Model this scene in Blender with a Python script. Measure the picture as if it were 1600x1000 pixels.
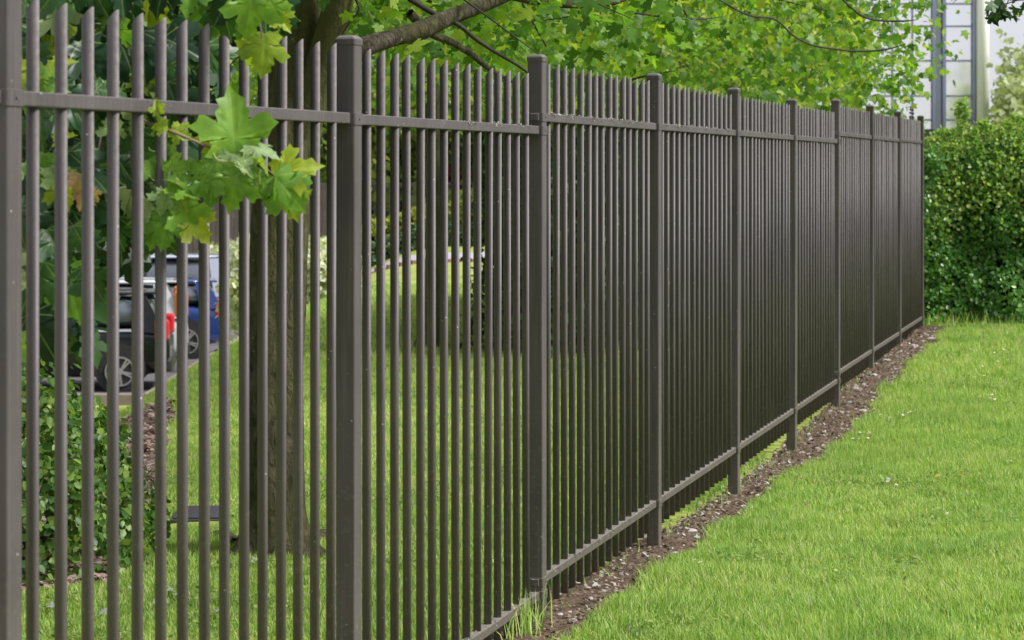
import bpy, bmesh, math, random
import numpy as np
from mathutils import Vector, Matrix, noise as mnoise
random.seed(7)
RNG = np.random.default_rng(11)
for o in list(bpy.data.objects):
    bpy.data.objects.remove(o)
SC = bpy.context.scene
COL = SC.collection

# ------------------------------------------------------------------ camera, sky, sun, exposure
EYE = 1.70
F = 3400.0                       # focal length in pixels of the 1600 px wide photograph
cam_d = bpy.data.cameras.new('camera')
cam = bpy.data.objects.new('camera', cam_d); COL.objects.link(cam); SC.camera = cam
cam.location = (0, 0, EYE); cam.rotation_euler = (math.radians(90), 0, 0)
cam_d.sensor_width = 36.0; cam_d.lens = 36.0 * F / 1600.0
cam_d.shift_y = (262 - 500) / 1600.0
cam_d.clip_start = 0.05; cam_d.clip_end = 2000
cam_d.dof.use_dof = True; cam_d.dof.focus_distance = 8.6; cam_d.dof.aperture_fstop = 8.0

SUN_EL, SUN_AZ = math.radians(47), math.radians(104)      # azimuth clockwise from +Y: high, to the right and a little behind
w = bpy.data.worlds.new('World'); SC.world = w; w.use_nodes = True
nt = w.node_tree; nt.nodes.clear()
sky = nt.nodes.new('ShaderNodeTexSky'); sky.sky_type = 'NISHITA'; sky.sun_disc = False
sky.sun_elevation = SUN_EL; sky.sun_rotation = SUN_AZ; sky.dust_density = 3.0; sky.air_density = 1.0
tc = nt.nodes.new('ShaderNodeTexCoord')
nz = nt.nodes.new('ShaderNodeTexNoise'); nz.inputs['Scale'].default_value = 2.2; nz.inputs['Detail'].default_value = 5
cr = nt.nodes.new('ShaderNodeValToRGB')
cr.color_ramp.elements[0].position = 0.25; cr.color_ramp.elements[0].color = (6.6, 6.75, 7.5, 1)
cr.color_ramp.elements[1].position = 0.75; cr.color_ramp.elements[1].color = (8.6, 8.6, 9.1, 1)
mx = nt.nodes.new('ShaderNodeMix'); mx.data_type = 'RGBA'; mx.inputs[0].default_value = 0.86
bg = nt.nodes.new('ShaderNodeBackground'); bg.inputs['Strength'].default_value = 0.068
ow = nt.nodes.new('ShaderNodeOutputWorld')
L = nt.links.new
L(tc.outputs['Generated'], nz.inputs['Vector']); L(nz.outputs['Fac'], cr.inputs['Fac'])
L(sky.outputs[0], mx.inputs[6]); L(cr.outputs[0], mx.inputs[7]); L(mx.outputs[2], bg.inputs['Color']); L(bg.outputs[0], ow.inputs['Surface'])

sd = bpy.data.lights.new('sun', 'SUN'); sd.energy = 3.5; sd.angle = math.radians(16); sd.color = (1, .975, .94)
sun = bpy.data.objects.new('sun', sd); COL.objects.link(sun)
sdir = Vector((math.sin(SUN_AZ) * math.cos(SUN_EL), math.cos(SUN_AZ) * math.cos(SUN_EL), math.sin(SUN_EL)))
sun.rotation_euler = sdir.to_track_quat('Z', 'Y').to_euler(); sun.location = (0, 0, 30)
SC.view_settings.view_transform = 'Standard'; SC.view_settings.look = 'None'
SC.view_settings.exposure = 0.70; SC.view_settings.gamma = 1.0; SC.view_settings.use_curve_mapping = False
SC.cycles.max_bounces = 6; SC.cycles.transparent_max_bounces = 6; SC.cycles.transmission_bounces = 4

# ------------------------------------------------------------------ helpers
def smooth(t):
    t = np.clip(t, 0, 1); return t * t * (3 - 2 * t)

def vnoise(x, y, s, seed=0):
    """smooth value noise, vectorised, -1..1"""
    r = np.random.default_rng(seed).random((64, 64)) * 2 - 1
    x = np.asarray(x, float) * s; y = np.asarray(y, float) * s
    xi = np.floor(x).astype(int); yi = np.floor(y).astype(int)
    fx = x - xi; fy = y - yi; fx = fx * fx * (3 - 2 * fx); fy = fy * fy * (3 - 2 * fy)
    g = lambda a, b: r[a % 64, b % 64]
    return (g(xi, yi) * (1 - fx) + g(xi + 1, yi) * fx) * (1 - fy) + (g(xi, yi + 1) * (1 - fx) + g(xi + 1, yi + 1) * fx) * fy

BY = [0, 8.2, 10.1, 12, 14, 15.9, 17.8, 19.7, 21.6, 26, 44, 60, 200]
BZ = [.02, 0, -.08, -.12, -.13, -.05, .05, .09, .10, .10, -.12, -.15, -.2]
def ground(X, Y):
    X = np.asarray(X, float); Y = np.asarray(Y, float)
    b = np.interp(Y, BY, BZ)
    d = np.clip(-X - 1.5, 0, None)
    drop = np.where(d < 4, .155 * d * d, 2.48 + .3 * (d - 4))
    z = np.maximum(b - drop, -1.88)
    t = smooth((-X - 5.0) / .55) * smooth((Y - 30.5) / 2.0) * (1 - smooth((Y - 64) / 4))
    z = z * (1 - t) + (-1.92) * t
    return z + .018 * vnoise(X, Y, .9, 3) + .008 * vnoise(X, Y, 3.1, 4)

def P(px, py, Y):
    """photo pixel + distance -> world point"""
    return Vector(((px - 800) / F * Y, Y, EYE + (262 - py) / F * Y))

T = 1005.0 / F
SA, CA = T / math.hypot(1, T), 1 / math.hypot(1, T)
D0 = 2.2825; LP = 2.0
X00 = (1805 - 800) / F * CA * LP * D0 - 4135.7 / F * CA * LP        # fence X at n = 0
def fence_xy(n, off=0.0):
    """point on the fence line; off > 0 is towards the lawn in front"""
    Y = CA * LP * (n + D0)
    X = X00 + SA * LP * n
    return X + CA * off, Y - SA * off
ROT = math.atan2(CA, SA)
def fence_side(X, Y):
    """signed distance to the fence line, > 0 on the lawn side"""
    x0, y0 = fence_xy(0)
    return (np.asarray(X) - x0) * CA - (np.asarray(Y) - y0) * SA

def link(o, parent=None):
    COL.objects.link(o)
    if parent is not None: o.parent = parent
    return o

def tag(o, label=None, cat=None, group=None, kind=None):
    if label: o['label'] = label
    if cat: o['category'] = cat
    if group: o['group'] = group
    if kind: o['kind'] = kind
    return o

def empty(name, loc, rz=0.0):
    o = bpy.data.objects.new(name, None); o.location = loc; o.rotation_euler = (0, 0, rz); o.empty_display_size = .1
    return link(o)

def mesh_np(name, V, Fc, mat=None, smooth_=False, uv=None):
    """Fc: (m,3) or (m,4) int array"""
    V = np.asarray(V, np.float32).reshape(-1, 3); Fc = np.asarray(Fc, np.int32)
    m = bpy.data.meshes.new(name); k = Fc.shape[1]; n = len(Fc)
    m.vertices.add(len(V)); m.vertices.foreach_set('co', V.ravel())
    m.loops.add(n * k); m.loops.foreach_set('vertex_index', Fc.ravel())
    m.polygons.add(n); m.polygons.foreach_set('loop_start', np.arange(0, n * k, k, dtype=np.int32))
    m.polygons.foreach_set('loop_total', np.full(n, k, np.int32))
    if smooth_: m.polygons.foreach_set('use_smooth', np.ones(n, bool))
    if uv is not None:
        l = m.uv_layers.new(name='UVMap'); l.data.foreach_set('uv', np.asarray(uv, np.float32)[Fc.ravel()].ravel())
    m.update(calc_edges=True)
    if mat: m.materials.append(mat)
    return m

def obj_np(name, V, Fc, mat, parent=None, smooth_=False, uv=None):
    return link(bpy.data.objects.new(name, mesh_np(name, V, Fc, mat, smooth_, uv)), parent)

class MB:
    """collects simple solids into one mesh"""
    def __init__(s): s.bm = bmesh.new()
    def box(s, x0, x1, y0, y1, z0, z1, bev=0.0, seg=1):
        b = bmesh.new(); bmesh.ops.create_cube(b, size=1)
        bmesh.ops.scale(b, vec=(x1 - x0, y1 - y0, z1 - z0), verts=b.verts)
        bmesh.ops.translate(b, vec=((x0 + x1) / 2, (y0 + y1) / 2, (z0 + z1) / 2), verts=b.verts)
        if bev: bmesh.ops.bevel(b, geom=b.edges[:], offset=bev, segments=seg, profile=.5, affect='EDGES')
        s._add(b); return s
    def cyl(s, c, r, h, axis='Z', seg=16, r2=None):
        b = bmesh.new(); bmesh.ops.create_cone(b, cap_ends=True, segments=seg, radius1=r, radius2=r if r2 is None else r2, depth=h)
        if axis == 'Y': bmesh.ops.rotate(b, cent=(0, 0, 0), matrix=Matrix.Rotation(math.pi / 2, 3, 'X'), verts=b.verts)
        if axis == 'X': bmesh.ops.rotate(b, cent=(0, 0, 0), matrix=Matrix.Rotation(math.pi / 2, 3, 'Y'), verts=b.verts)
        bmesh.ops.translate(b, vec=c, verts=b.verts); s._add(b); return s
    def _add(s, b):
        me = bpy.data.meshes.new('tmp'); b.to_mesh(me); b.free(); s.bm.from_mesh(me); bpy.data.meshes.remove(me)
    def mesh(s, name, mat, sm=False):
        me = bpy.data.meshes.new(name); s.bm.to_mesh(me); s.bm.free()
        if sm:
            for p in me.polygons: p.use_smooth = True
        me.materials.append(mat); return me
    def build(s, name, mat, parent=None, sm=False):
        return link(bpy.data.objects.new(name, s.mesh(name, mat, sm)), parent)

# ------------------------------------------------------------------ materials
def new_mat(name):
    m = bpy.data.materials.new(name); m.use_nodes = True
    nt = m.node_tree; b = nt.nodes['Principled BSDF']
    return m, nt, b
def node(nt, t, **kw):
    n = nt.nodes.new(t)
    for k, v in kw.items():
        if k in n.inputs: n.inputs[k].default_value = v
        else: setattr(n, k, v)
    return n
def ramp(nt, stops, fac=None, interp='LINEAR'):
    r = nt.nodes.new('ShaderNodeValToRGB'); r.color_ramp.interpolation = interp
    e = r.color_ramp.elements
    while len(e) < len(stops): e.new(0.5)
    for i, (p, c) in enumerate(stops):
        e[i].position = p; e[i].color = (*c, 1) if len(c) == 3 else c
    if fac is not None: nt.links.new(fac, r.inputs['Fac'])
    return r
def mixc(nt, a, b, fac, mode='MIX'):
    m = nt.nodes.new('ShaderNodeMix'); m.data_type = 'RGBA'; m.blend_type = mode
    for s, v in ((0, fac), (6, a), (7, b)):
        if isinstance(v, (int, float)): m.inputs[s].default_value = v
        elif isinstance(v, tuple): m.inputs[s].default_value = (*v, 1)
        else: nt.links.new(v, m.inputs[s])
    return m.outputs[2]
def math_n(nt, op, a, b=None, clamp=False):
    m = nt.nodes.new('ShaderNodeMath'); m.operation = op; m.use_clamp = clamp
    for i, v in enumerate((a, b)):
        if v is None: continue
        if isinstance(v, (int, float)): m.inputs[i].default_value = v
        else: nt.links.new(v, m.inputs[i])
    return m.outputs[0]
def bump(nt, b, h, strength=.3, dist=.01):
    n = node(nt, 'ShaderNodeBump', Strength=strength, Distance=dist)
    nt.links.new(h, n.inputs['Height']); nt.links.new(n.outputs[0], b.inputs['Normal'])
def plain(name, col, rough=.5, metal=0.0, spec=.5, var=0.0, scale=6):
    m, nt, b = new_mat(name)
    b.inputs['Base Color'].default_value = (*col, 1); b.inputs['Roughness'].default_value = rough
    b.inputs['Metallic'].default_value = metal; b.inputs['Specular IOR Level'].default_value = spec
    if var:
        tcn = nt.nodes.new('ShaderNodeTexCoord'); n = node(nt, 'ShaderNodeTexNoise', Scale=scale, Detail=5.0)
        nt.links.new(tcn.outputs['Object'], n.inputs['Vector'])
        r = ramp(nt, [(.3, tuple(c * (1 - var) for c in col)), (.7, tuple(min(1, c * (1 + var)) for c in col))], n.outputs['Fac'])
        nt.links.new(r.outputs[0], b.inputs['Base Color'])
    return m

def coating_mat(name, dirt=1.0):
    """brown-grey powder coating with dust, algae near the ground, specks"""
    m, nt, b = new_mat(name)
    geo = nt.nodes.new('ShaderNodeNewGeometry'); P_ = geo.outputs['Position']
    n1 = node(nt, 'ShaderNodeTexNoise', Scale=5.0, Detail=6.0); nt.links.new(P_, n1.inputs['Vector'])
    n2 = node(nt, 'ShaderNodeTexNoise', Scale=70.0, Detail=3.0); nt.links.new(P_, n2.inputs['Vector'])
    n3 = node(nt, 'ShaderNodeTexVoronoi', Scale=24.0); nt.links.new(P_, n3.inputs['Vector'])
    base = ramp(nt, [(.3, (.058, .048, .054)), (.7, (.080, .067, .075))], n1.outputs['Fac'])
    sep = nt.nodes.new('ShaderNodeSeparateXYZ'); nt.links.new(P_, sep.inputs[0])
    low = node(nt, 'ShaderNodeMapRange'); low.inputs[1].default_value = 1.15; low.inputs[2].default_value = -.1
    low.inputs[3].default_value = 0.0; low.inputs[4].default_value = .75 * dirt
    nt.links.new(sep.outputs['Z'], low.inputs[0])
    alg = math_n(nt, 'MULTIPLY', low.outputs[0], math_n(nt, 'ADD', n1.outputs['Fac'], .25), True)
    c = mixc(nt, base.outputs[0], (.085, .080, .045), alg)
    # dust and lichen settle on what faces up
    nsep = nt.nodes.new('ShaderNodeSeparateXYZ'); nt.links.new(geo.outputs['Normal'], nsep.inputs[0])
    up = math_n(nt, 'MULTIPLY', math_n(nt, 'SUBTRACT', nsep.outputs['Z'], .35, True), .75 * dirt)
    upn = math_n(nt, 'MULTIPLY', up, math_n(nt, 'ADD', math_n(nt, 'MULTIPLY', n2.outputs['Fac'], 1.4), .1), True)
    c = mixc(nt, c, (.34, .32, .28), upn)
    mp = nt.nodes.new('ShaderNodeMapping'); mp.inputs['Scale'].default_value = (90, 90, 2.2); nt.links.new(P_, mp.inputs[0])
    ns = node(nt, 'ShaderNodeTexNoise', Scale=1.0, Detail=4.0); nt.links.new(mp.outputs[0], ns.inputs['Vector'])
    stx = ramp(nt, [(.50, (0, 0, 0)), (.70, (1, 1, 1))], ns.outputs['Fac'])
    c = mixc(nt, c, (.135, .118, .118), math_n(nt, 'MULTIPLY', stx.outputs[0], .45 * dirt))
    mud = node(nt, 'ShaderNodeMapRange'); mud.inputs[1].default_value = .22; mud.inputs[2].default_value = -.08; mud.inputs[4].default_value = .8
    nt.links.new(sep.outputs['Z'], mud.inputs[0])
    c = mixc(nt, c, (.15, .115, .085), math_n(nt, 'MULTIPLY', mud.outputs[0], n2.outputs['Fac']))
    # green dust blotches
    bl = ramp(nt, [(.56, (0, 0, 0)), (.72, (1, 1, 1))], n2.outputs['Fac'])
    blm = math_n(nt, 'MULTIPLY', bl.outputs[0], math_n(nt, 'ADD', math_n(nt, 'MULTIPLY', low.outputs[0], .6), .05), True)
    c = mixc(nt, c, (.21, .20, .15), blm)
    sp = ramp(nt, [(.045, (1, 1, 1)), (.075, (0, 0, 0))], n3.outputs['Distance'])
    gate = ramp(nt, [(.50, (0, 0, 0)), (.52, (1, 1, 1))], node_rand(nt, n3.outputs['Color']))
    c = mixc(nt, c, (.34, .33, .30), math_n(nt, 'MULTIPLY', sp.outputs[0], gate.outputs[0]))
    nt.links.new(c, b.inputs['Base Color'])
    rr = ramp(nt, [(.3, (.50, .50, .50)), (.7, (.64, .64, .64))], n2.outputs['Fac'])
    nt.links.new(math_n(nt, 'ADD', rr.outputs[0], math_n(nt, 'MULTIPLY', low.outputs[0], .25)), b.inputs['Roughness'])
    b.inputs['Specular IOR Level'].default_value = .5
    bump(nt, b, n2.outputs['Fac'], .12, .002)
    return m
def node_rand(nt, colsock):
    s = nt.nodes.new('ShaderNodeSeparateColor'); nt.links.new(colsock, s.inputs[0]); return s.outputs[0]

def leaf_mat(name, stops, trans=.4, gloss=.45, island=True, veins=False, spec=.35, tcol=(1.25, 1.35, .55)):
    m, nt, b = new_mat(name)
    if island:
        g = nt.nodes.new('ShaderNodeNewGeometry'); rnd = g.outputs['Random Per Island']
    else:
        g = nt.nodes.new('ShaderNodeObjectInfo'); rnd = g.outputs['Random']
    r = ramp(nt, stops, rnd); c = r.outputs[0]
    if veins:
        uvn = nt.nodes.new('ShaderNodeUVMap'); sx = nt.nodes.new('ShaderNodeSeparateXYZ'); nt.links.new(uvn.outputs[0], sx.inputs[0])
        ax = math_n(nt, 'ABSOLUTE', sx.outputs['X']); y = sx.outputs['Y']; best = None
        for a in (0.0, math.atan2(.74, .46), math.atan2(.5, .02)):
            d = math_n(nt, 'ABSOLUTE', math_n(nt, 'SUBTRACT', math_n(nt, 'MULTIPLY', ax, math.cos(a)), math_n(nt, 'MULTIPLY', y, math.sin(a))))
            along = math_n(nt, 'ADD', math_n(nt, 'MULTIPLY', ax, math.sin(a)), math_n(nt, 'MULTIPLY', y, math.cos(a)))
            # side veins: stripes slanting off each main vein
            best = d if best is None else math_n(nt, 'MINIMUM', best, d)
        vm = ramp(nt, [(.004, (1, 1, 1)), (.018, (0, 0, 0))], best)
        c = mixc(nt, c, (.34, .44, .14), math_n(nt, 'MULTIPLY', vm.outputs[0], .38))
        nn = node(nt, 'ShaderNodeTexNoise', Scale=3.0, Detail=4.0); nt.links.new(uvn.outputs[0], nn.inputs['Vector'])
        ob = nt.nodes.new('ShaderNodeObjectInfo')
        nt.links.new(math_n(nt, 'MULTIPLY', ob.outputs['Random'], 50.0), nn.inputs['W']) if 'W' in nn.inputs and nn.inputs['W'].enabled else None
        vv = ramp(nt, [(.3, (.62, .7, .6)), (.7, (1.3, 1.25, 1.1))], nn.outputs['Fac'])
        c = mixc(nt, c, vv.outputs[0], 1.0, 'MULTIPLY')
        bump(nt, b, best, .35, .02)
    nt.links.new(c, b.inputs['Base Color'])
    b.inputs['Roughness'].default_value = gloss; b.inputs['Specular IOR Level'].default_value = spec
    tr = nt.nodes.new('ShaderNodeBsdfTranslucent')
    nt.links.new(mixc(nt, c, tcol, 1.0, 'MULTIPLY'), tr.inputs['Color'])
    ms = nt.nodes.new('ShaderNodeMixShader'); ms.inputs[0].default_value = trans
    out = nt.nodes['Material Output']
    nt.links.new(b.outputs[0], ms.inputs[1]); nt.links.new(tr.outputs[0], ms.inputs[2]); nt.links.new(ms.outputs[0], out.inputs['Surface'])
    return m

def bark_mat(name, c0, c1, moss, mossamt=.5, sc=1.0):
    m, nt, b = new_mat(name)
    tcn = nt.nodes.new('ShaderNodeTexCoord'); mp = nt.nodes.new('ShaderNodeMapping')
    mp.inputs['Scale'].default_value = (24 * sc, 24 * sc, 9.5 * sc)
    nt.links.new(tcn.outputs['Object'], mp.inputs[0])
    n1 = node(nt, 'ShaderNodeTexNoise', Scale=1.0, Detail=7.0, Roughness=.65, Distortion=.6); nt.links.new(mp.outputs[0], n1.inputs['Vector'])
    n2 = node(nt, 'ShaderNodeTexNoise', Scale=2.2, Detail=5.0); nt.links.new(tcn.outputs['Object'], n2.inputs['Vector'])
    n3 = node(nt, 'ShaderNodeTexNoise', Scale=38.0, Detail=3.0); nt.links.new(tcn.outputs['Object'], n3.inputs['Vector'])
    r = ramp(nt, [(.36, c0), (.62, c1)], n1.outputs['Fac'])
    mm = ramp(nt, [(.42, (0, 0, 0)), (.62, (1, 1, 1))], n2.outputs['Fac'])
    c = mixc(nt, r.outputs[0], moss, math_n(nt, 'MULTIPLY', mm.outputs[0], mossamt))
    li = ramp(nt, [(.68, (0, 0, 0)), (.73, (1, 1, 1))], n3.outputs['Fac'])
    c = mixc(nt, c, (.30, .31, .26), math_n(nt, 'MULTIPLY', li.outputs[0], .7))
    nt.links.new(c, b.inputs['Base Color']); b.inputs['Roughness'].default_value = .9; b.inputs['Specular IOR Level'].default_value = .2
    bump(nt, b, n1.outputs['Fac'], 1.0, .045)
    return m

M = {}
M['coat'] = coating_mat('brown_coating')
M['endcap'] = plain('dark_plastic', (.03, .03, .055), .4)
M['leaf_shaded'] = leaf_mat('maple_leaf_shaded', [(0, (.010, .036, .018)), (.5, (.020, .070, .026)), (1, (.042, .115, .028))], .25, .38, False, True)  # shade under the tree is put into these darkened leaf colours
M['leaf_green'] = leaf_mat('maple_leaf_green', [(0, (.10, .23, .035)), (1, (.19, .35, .045))], .4, .4, False, True)
M['leaf_yellow'] = leaf_mat('maple_leaf_yellow', [(0, (.24, .34, .03)), (1, (.36, .42, .03))], .45, .45, False, True)
M['leaf_pale'] = leaf_mat('maple_leaf_pale', [(0, (.24, .34, .17)), (1, (.32, .40, .22))], .3, .5, False, True)
M['leaf_brown'] = leaf_mat('maple_leaf_brown', [(0, (.46, .22, .13)), (1, (.42, .27, .17))], .3, .7, False, True)
M['crown_shaded'] = leaf_mat('crown_leaves_shaded', [(0, (.008, .030, .012)), (.5, (.016, .055, .018)), (1, (.045, .11, .022))], .2, .42)  # darkened leaf colours carry the shade of the crown
M['crown_mid'] = leaf_mat('crown_leaves_mid', [(0, (.05, .13, .022)), (.4, (.11, .24, .03)), (.75, (.20, .35, .035)), (1, (.38, .44, .06))], .5, .45)
M['crown_far'] = leaf_mat('crown_leaves_far', [(0, (.12, .19, .03)), (.5, (.24, .33, .05)), (1, (.42, .46, .09))], .45, .55)
M['crown_far_dark'] = leaf_mat('crown_leaves_dark', [(0, (.04, .08, .025)), (1, (.11, .17, .045))], .4, .55)
M['crown_hazy'] = leaf_mat('crown_leaves_haze', [(0, (.32, .38, .20)), (1, (.52, .56, .36))], .4, .6)  # distance haze put into the pale leaf colour
M['hedge'] = leaf_mat('hedge_leaves', [(0, (.05, .15, .03)), (.6, (.10, .26, .05)), (1, (.20, .36, .07))], .3, .36, spec=.5)
M['hedge_new'] = leaf_mat('hedge_new_growth', [(0, (.16, .32, .07)), (.6, (.30, .44, .12)), (1, (.48, .52, .22))], .45, .5)
M['hedge_dark'] = leaf_mat('hedge_dark_leaves', [(0, (.022, .06, .018)), (1, (.055, .13, .03))], .25, .45)
M['shrub'] = leaf_mat('shrub_leaves', [(0, (.05, .12, .03)), (.6, (.12, .24, .05)), (1, (.30, .40, .10))], .4, .42)
M['pale_shrub'] = leaf_mat('variegated_leaves', [(0, (.28, .35, .20)), (.5, (.55, .57, .40)), (1, (.78, .78, .60))], .3, .5)
M['yellow_shrub'] = leaf_mat('yellow_green_leaves', [(0, (.20, .26, .03)), (1, (.40, .42, .06))], .35, .5)
M['red_shrub'] = leaf_mat('red_leaves', [(0, (.20, .04, .05)), (1, (.34, .09, .09))], .35, .5, tcol=(1.2, .6, .6))
M['bark'] = bark_mat('mossy_bark', (.020, .017, .012), (.13, .112, .08), (.10, .10, .03), .6)
M['bark_olive'] = bark_mat('smooth_olive_bark', (.055, .052, .025), (.115, .105, .055), (.10, .105, .035), .6, .6)
M['twig'] = plain('twig', (.035, .026, .018), .8, var=.3, scale=20)
M['twig_brown'] = plain('red_brown_twig', (.18, .11, .07), .6, var=.25, scale=40)
M['petiole'] = plain('petiole', (.33, .33, .12), .6)
M['core'] = plain('dark_core', (.010, .018, .008), .95, spec=.1, var=.5, scale=9)  # near-black filler for the inside of hedges, added against see-through

def soil_mat():
    m, nt, b = new_mat('lawn_ground')
    geo = nt.nodes.new('ShaderNodeNewGeometry'); P_ = geo.outputs['Position']
    n1 = node(nt, 'ShaderNodeTexNoise', Scale=.7, Detail=6.0); nt.links.new(P_, n1.inputs['Vector'])
    n2 = node(nt, 'ShaderNodeTexNoise', Scale=22.0, Detail=6.0, Roughness=.7); nt.links.new(P_, n2.inputs['Vector'])
    n3 = node(nt, 'ShaderNodeTexNoise', Scale=160.0, Detail=3.0); nt.links.new(P_, n3.inputs['Vector'])
    a = ramp(nt, [(.3, (.24, .30, .07)), (.7, (.40, .46, .12))], n1.outputs['Fac'])
    c = mixc(nt, a.outputs[0], ramp(nt, [(.3, (.55, .6, .5)), (.7, (1.25, 1.2, 1.1))], n2.outputs['Fac']).outputs[0], .8, 'MULTIPLY')
    c = mixc(nt, c, ramp(nt, [(.3, (.6, .6, .6)), (.7, (1.3, 1.3, 1.3))], n3.outputs['Fac']).outputs[0], .7, 'MULTIPLY')
    nt.links.new(c, b.inputs['Base Color']); b.inputs['Roughness'].default_value = .95; b.inputs['Specular IOR Level'].default_value = .15
    bump(nt, b, n2.outputs['Fac'], .6, .04)
    return m
M['lawn'] = soil_mat()
def earth_mat(name, c0, c1, c2):
    m, nt, b = new_mat(name)
    geo = nt.nodes.new('ShaderNodeNewGeometry'); P_ = geo.outputs['Position']
    n1 = node(nt, 'ShaderNodeTexNoise', Scale=9.0, Detail=8.0, Roughness=.7); nt.links.new(P_, n1.inputs['Vector'])
    n2 = node(nt, 'ShaderNodeTexVoronoi', Scale=65.0); nt.links.new(P_, n2.inputs['Vector'])
    r = ramp(nt, [(.3, c0), (.55, c1), (.75, c2)], n1.outputs['Fac'])
    vr = ramp(nt, [(0, (.6, .6, .6)), (1, (1.45, 1.4, 1.35))], node_rand(nt, n2.outputs['Color']))
    nt.links.new(mixc(nt, r.outputs[0], vr.outputs[0], .8, 'MULTIPLY'), b.inputs['Base Color'])
    b.inputs['Roughness'].default_value = .95; b.inputs['Specular IOR Level'].default_value = .15
    bump(nt, b, n1.outputs['Fac'], .8, .04)
    return m
M['earth'] = earth_mat('bare_earth', (.06, .042, .03), (.125, .088, .062), (.23, .175, .135))
M['bark_mulch'] = earth_mat('bark_mulch', (.10, .062, .05), (.22, .145, .12), (.36, .26, .22))
M['chips'] = leaf_mat('litter_chips', [(0, (.05, .034, .024)), (.4, (.13, .09, .062)), (.75, (.24, .18, .14)), (.93, (.38, .33, .28)), (1, (.55, .52, .48))], .05, .8)
M['grass'] = leaf_mat('grass_blades', [(0, (.135, .26, .048)), (.35, (.275, .44, .08)), (.75, (.435, .59, .14)), (.93, (.53, .61, .22)), (1, (.62, .56, .36))], .35, .5, spec=.3, tcol=(1.15, 1.2, .6))
M['asphalt'] = plain('asphalt', (.11, .105, .11), .85, var=.25, scale=4)
M['path'] = plain('pale_path', (.36, .34, .38), .85, var=.12, scale=3)
M['kerb'] = plain('concrete_kerb', (.24, .19, .17), .85, var=.2, scale=5)
M['brick'] = plain('brick_edging', (.20, .10, .075), .85, var=.3, scale=3)
M['stone'] = plain('pale_stone', (.42, .38, .35), .8, var=.3, scale=40)
M['stone_dark'] = plain('slate_stone', (.05, .055, .075), .6, var=.3, scale=30)
M['white_petal'] = plain('white_petals', (.80, .80, .82), .6)
M['yellow_petal'] = plain('yellow_petals', (.85, .55, .02), .45)
M['dry_leaf'] = plain('weathered_leaf', (.27, .29, .25), .7, var=.3, scale=25)
M['iron'] = plain('cast_iron', (.065, .055, .075), .55, metal=.3, var=.25, scale=12)
M['wood'] = plain('weathered_boards', (.15, .12, .10), .8, var=.3, scale=2)
M['railing'] = plain('grey_railing', (.13, .13, .14), .6)
M['bld_white'] = plain('white_glass_panel', (.95, .95, 1.0), .16, metal=.9, var=.03, scale=.3)
M['bld_col'] = plain('white_column_paint', (.88, .88, .90), .5, var=.05, scale=.6)
M['bld_strip'] = plain('lilac_strip', (.42, .44, .60), .4, var=.05, scale=1)
M['bld_blue'] = plain('blue_grey_metal', (.22, .24, .38), .4, var=.1, scale=1)
M['bld_dark'] = plain('dark_soffit', (.08, .10, .13), .6)

# ------------------------------------------------------------------ setting: terrain, strips, parking, path
xs = np.unique(np.concatenate([np.linspace(-140, -12, 34), np.linspace(-12, 10, 150), np.linspace(10, 140, 34)]))
ys = np.unique(np.concatenate([np.linspace(-12, 7, 12), np.linspace(7, 26, 130), np.linspace(26, 70, 90), np.linspace(70, 320, 30)]))
gx, gy = np.meshgrid(xs, ys)
nx_, ny_ = len(xs), len(ys)
V = np.stack([gx, gy, ground(gx, gy)], -1).reshape(-1, 3)
ii = (np.arange(ny_ - 1)[:, None] * nx_ + np.arange(nx_ - 1)[None]).ravel()
tag(obj_np('ground', V, np.stack([ii, ii + 1, ii + 1 + nx_, ii + nx_], 1), M['lawn'], None, True), kind='structure')

def edge_front(n):      # ragged outer edge of the bare strip, metres in front of the fence
    return .205 + .055 * vnoise(n, 0, 2.3, 21) + .045 * vnoise(n, 0, 7.1, 22) + .02 * vnoise(n, 0, 19.0, 26) + .10 * smooth((n - 4.5) / 3) 
def edge_back(n):
    return .10 + .05 * vnoise(n, 5, 2.9, 23) + .03 * vnoise(n, 5, 9.1, 24)
nn = np.linspace(-1.0, 9.12, 420); ww = np.linspace(0, 1, 14)
SX = []; 
for n in nn:
    f_, b_ = float(edge_front(n)), float(edge_back(n))
    for t in ww:
        off = -b_ + (f_ + b_) * t
        x, y = fence_xy(n, off)
        r = math.sin(t * math.pi)
        SX.append((x, y, float(ground(x, y)) + .002 + .006 * min(1, r * 3) + .016 * r * float(vnoise(x, y, 9, 31)) ** 2 + .012 * r * abs(float(vnoise(x, y, 23, 32)))))
k = len(ww); ii = (np.arange(len(nn) - 1)[:, None] * k + np.arange(k - 1)[None]).ravel()
tag(obj_np('soil_path', SX, np.stack([ii, ii + 1, ii + 1 + k, ii + k], 1), M['earth'], None, True), kind='structure')

# bark mulch bed on the far side, left
def bed_edge(Y):
    return -(1.78 + (Y - 9.2) * .105 + .10 * vnoise(Y, 1, .8, 41) + .04 * vnoise(Y, 1, 3, 42))
BX = []
bys = np.linspace(8.9, 18.2, 120); bt = np.linspace(0, 1, 26)
for Y in bys:
    e = float(bed_edge(Y)); 
    for t in bt:
        x = e - t * 4.2
        BX.append((x, Y, float(ground(x, Y)) + .004 + .012 * min(1, t * 8) + .012 * abs(float(vnoise(x, Y, 7, 43)))))
k = len(bt); ii = (np.arange(len(bys) - 1)[:, None] * k + np.arange(k - 1)[None]).ravel()
tag(obj_np('mulch_ground', BX, np.stack([ii, ii + k, ii + 1 + k, ii + 1], 1), M['bark_mulch'], None, True), kind='structure')

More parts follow.
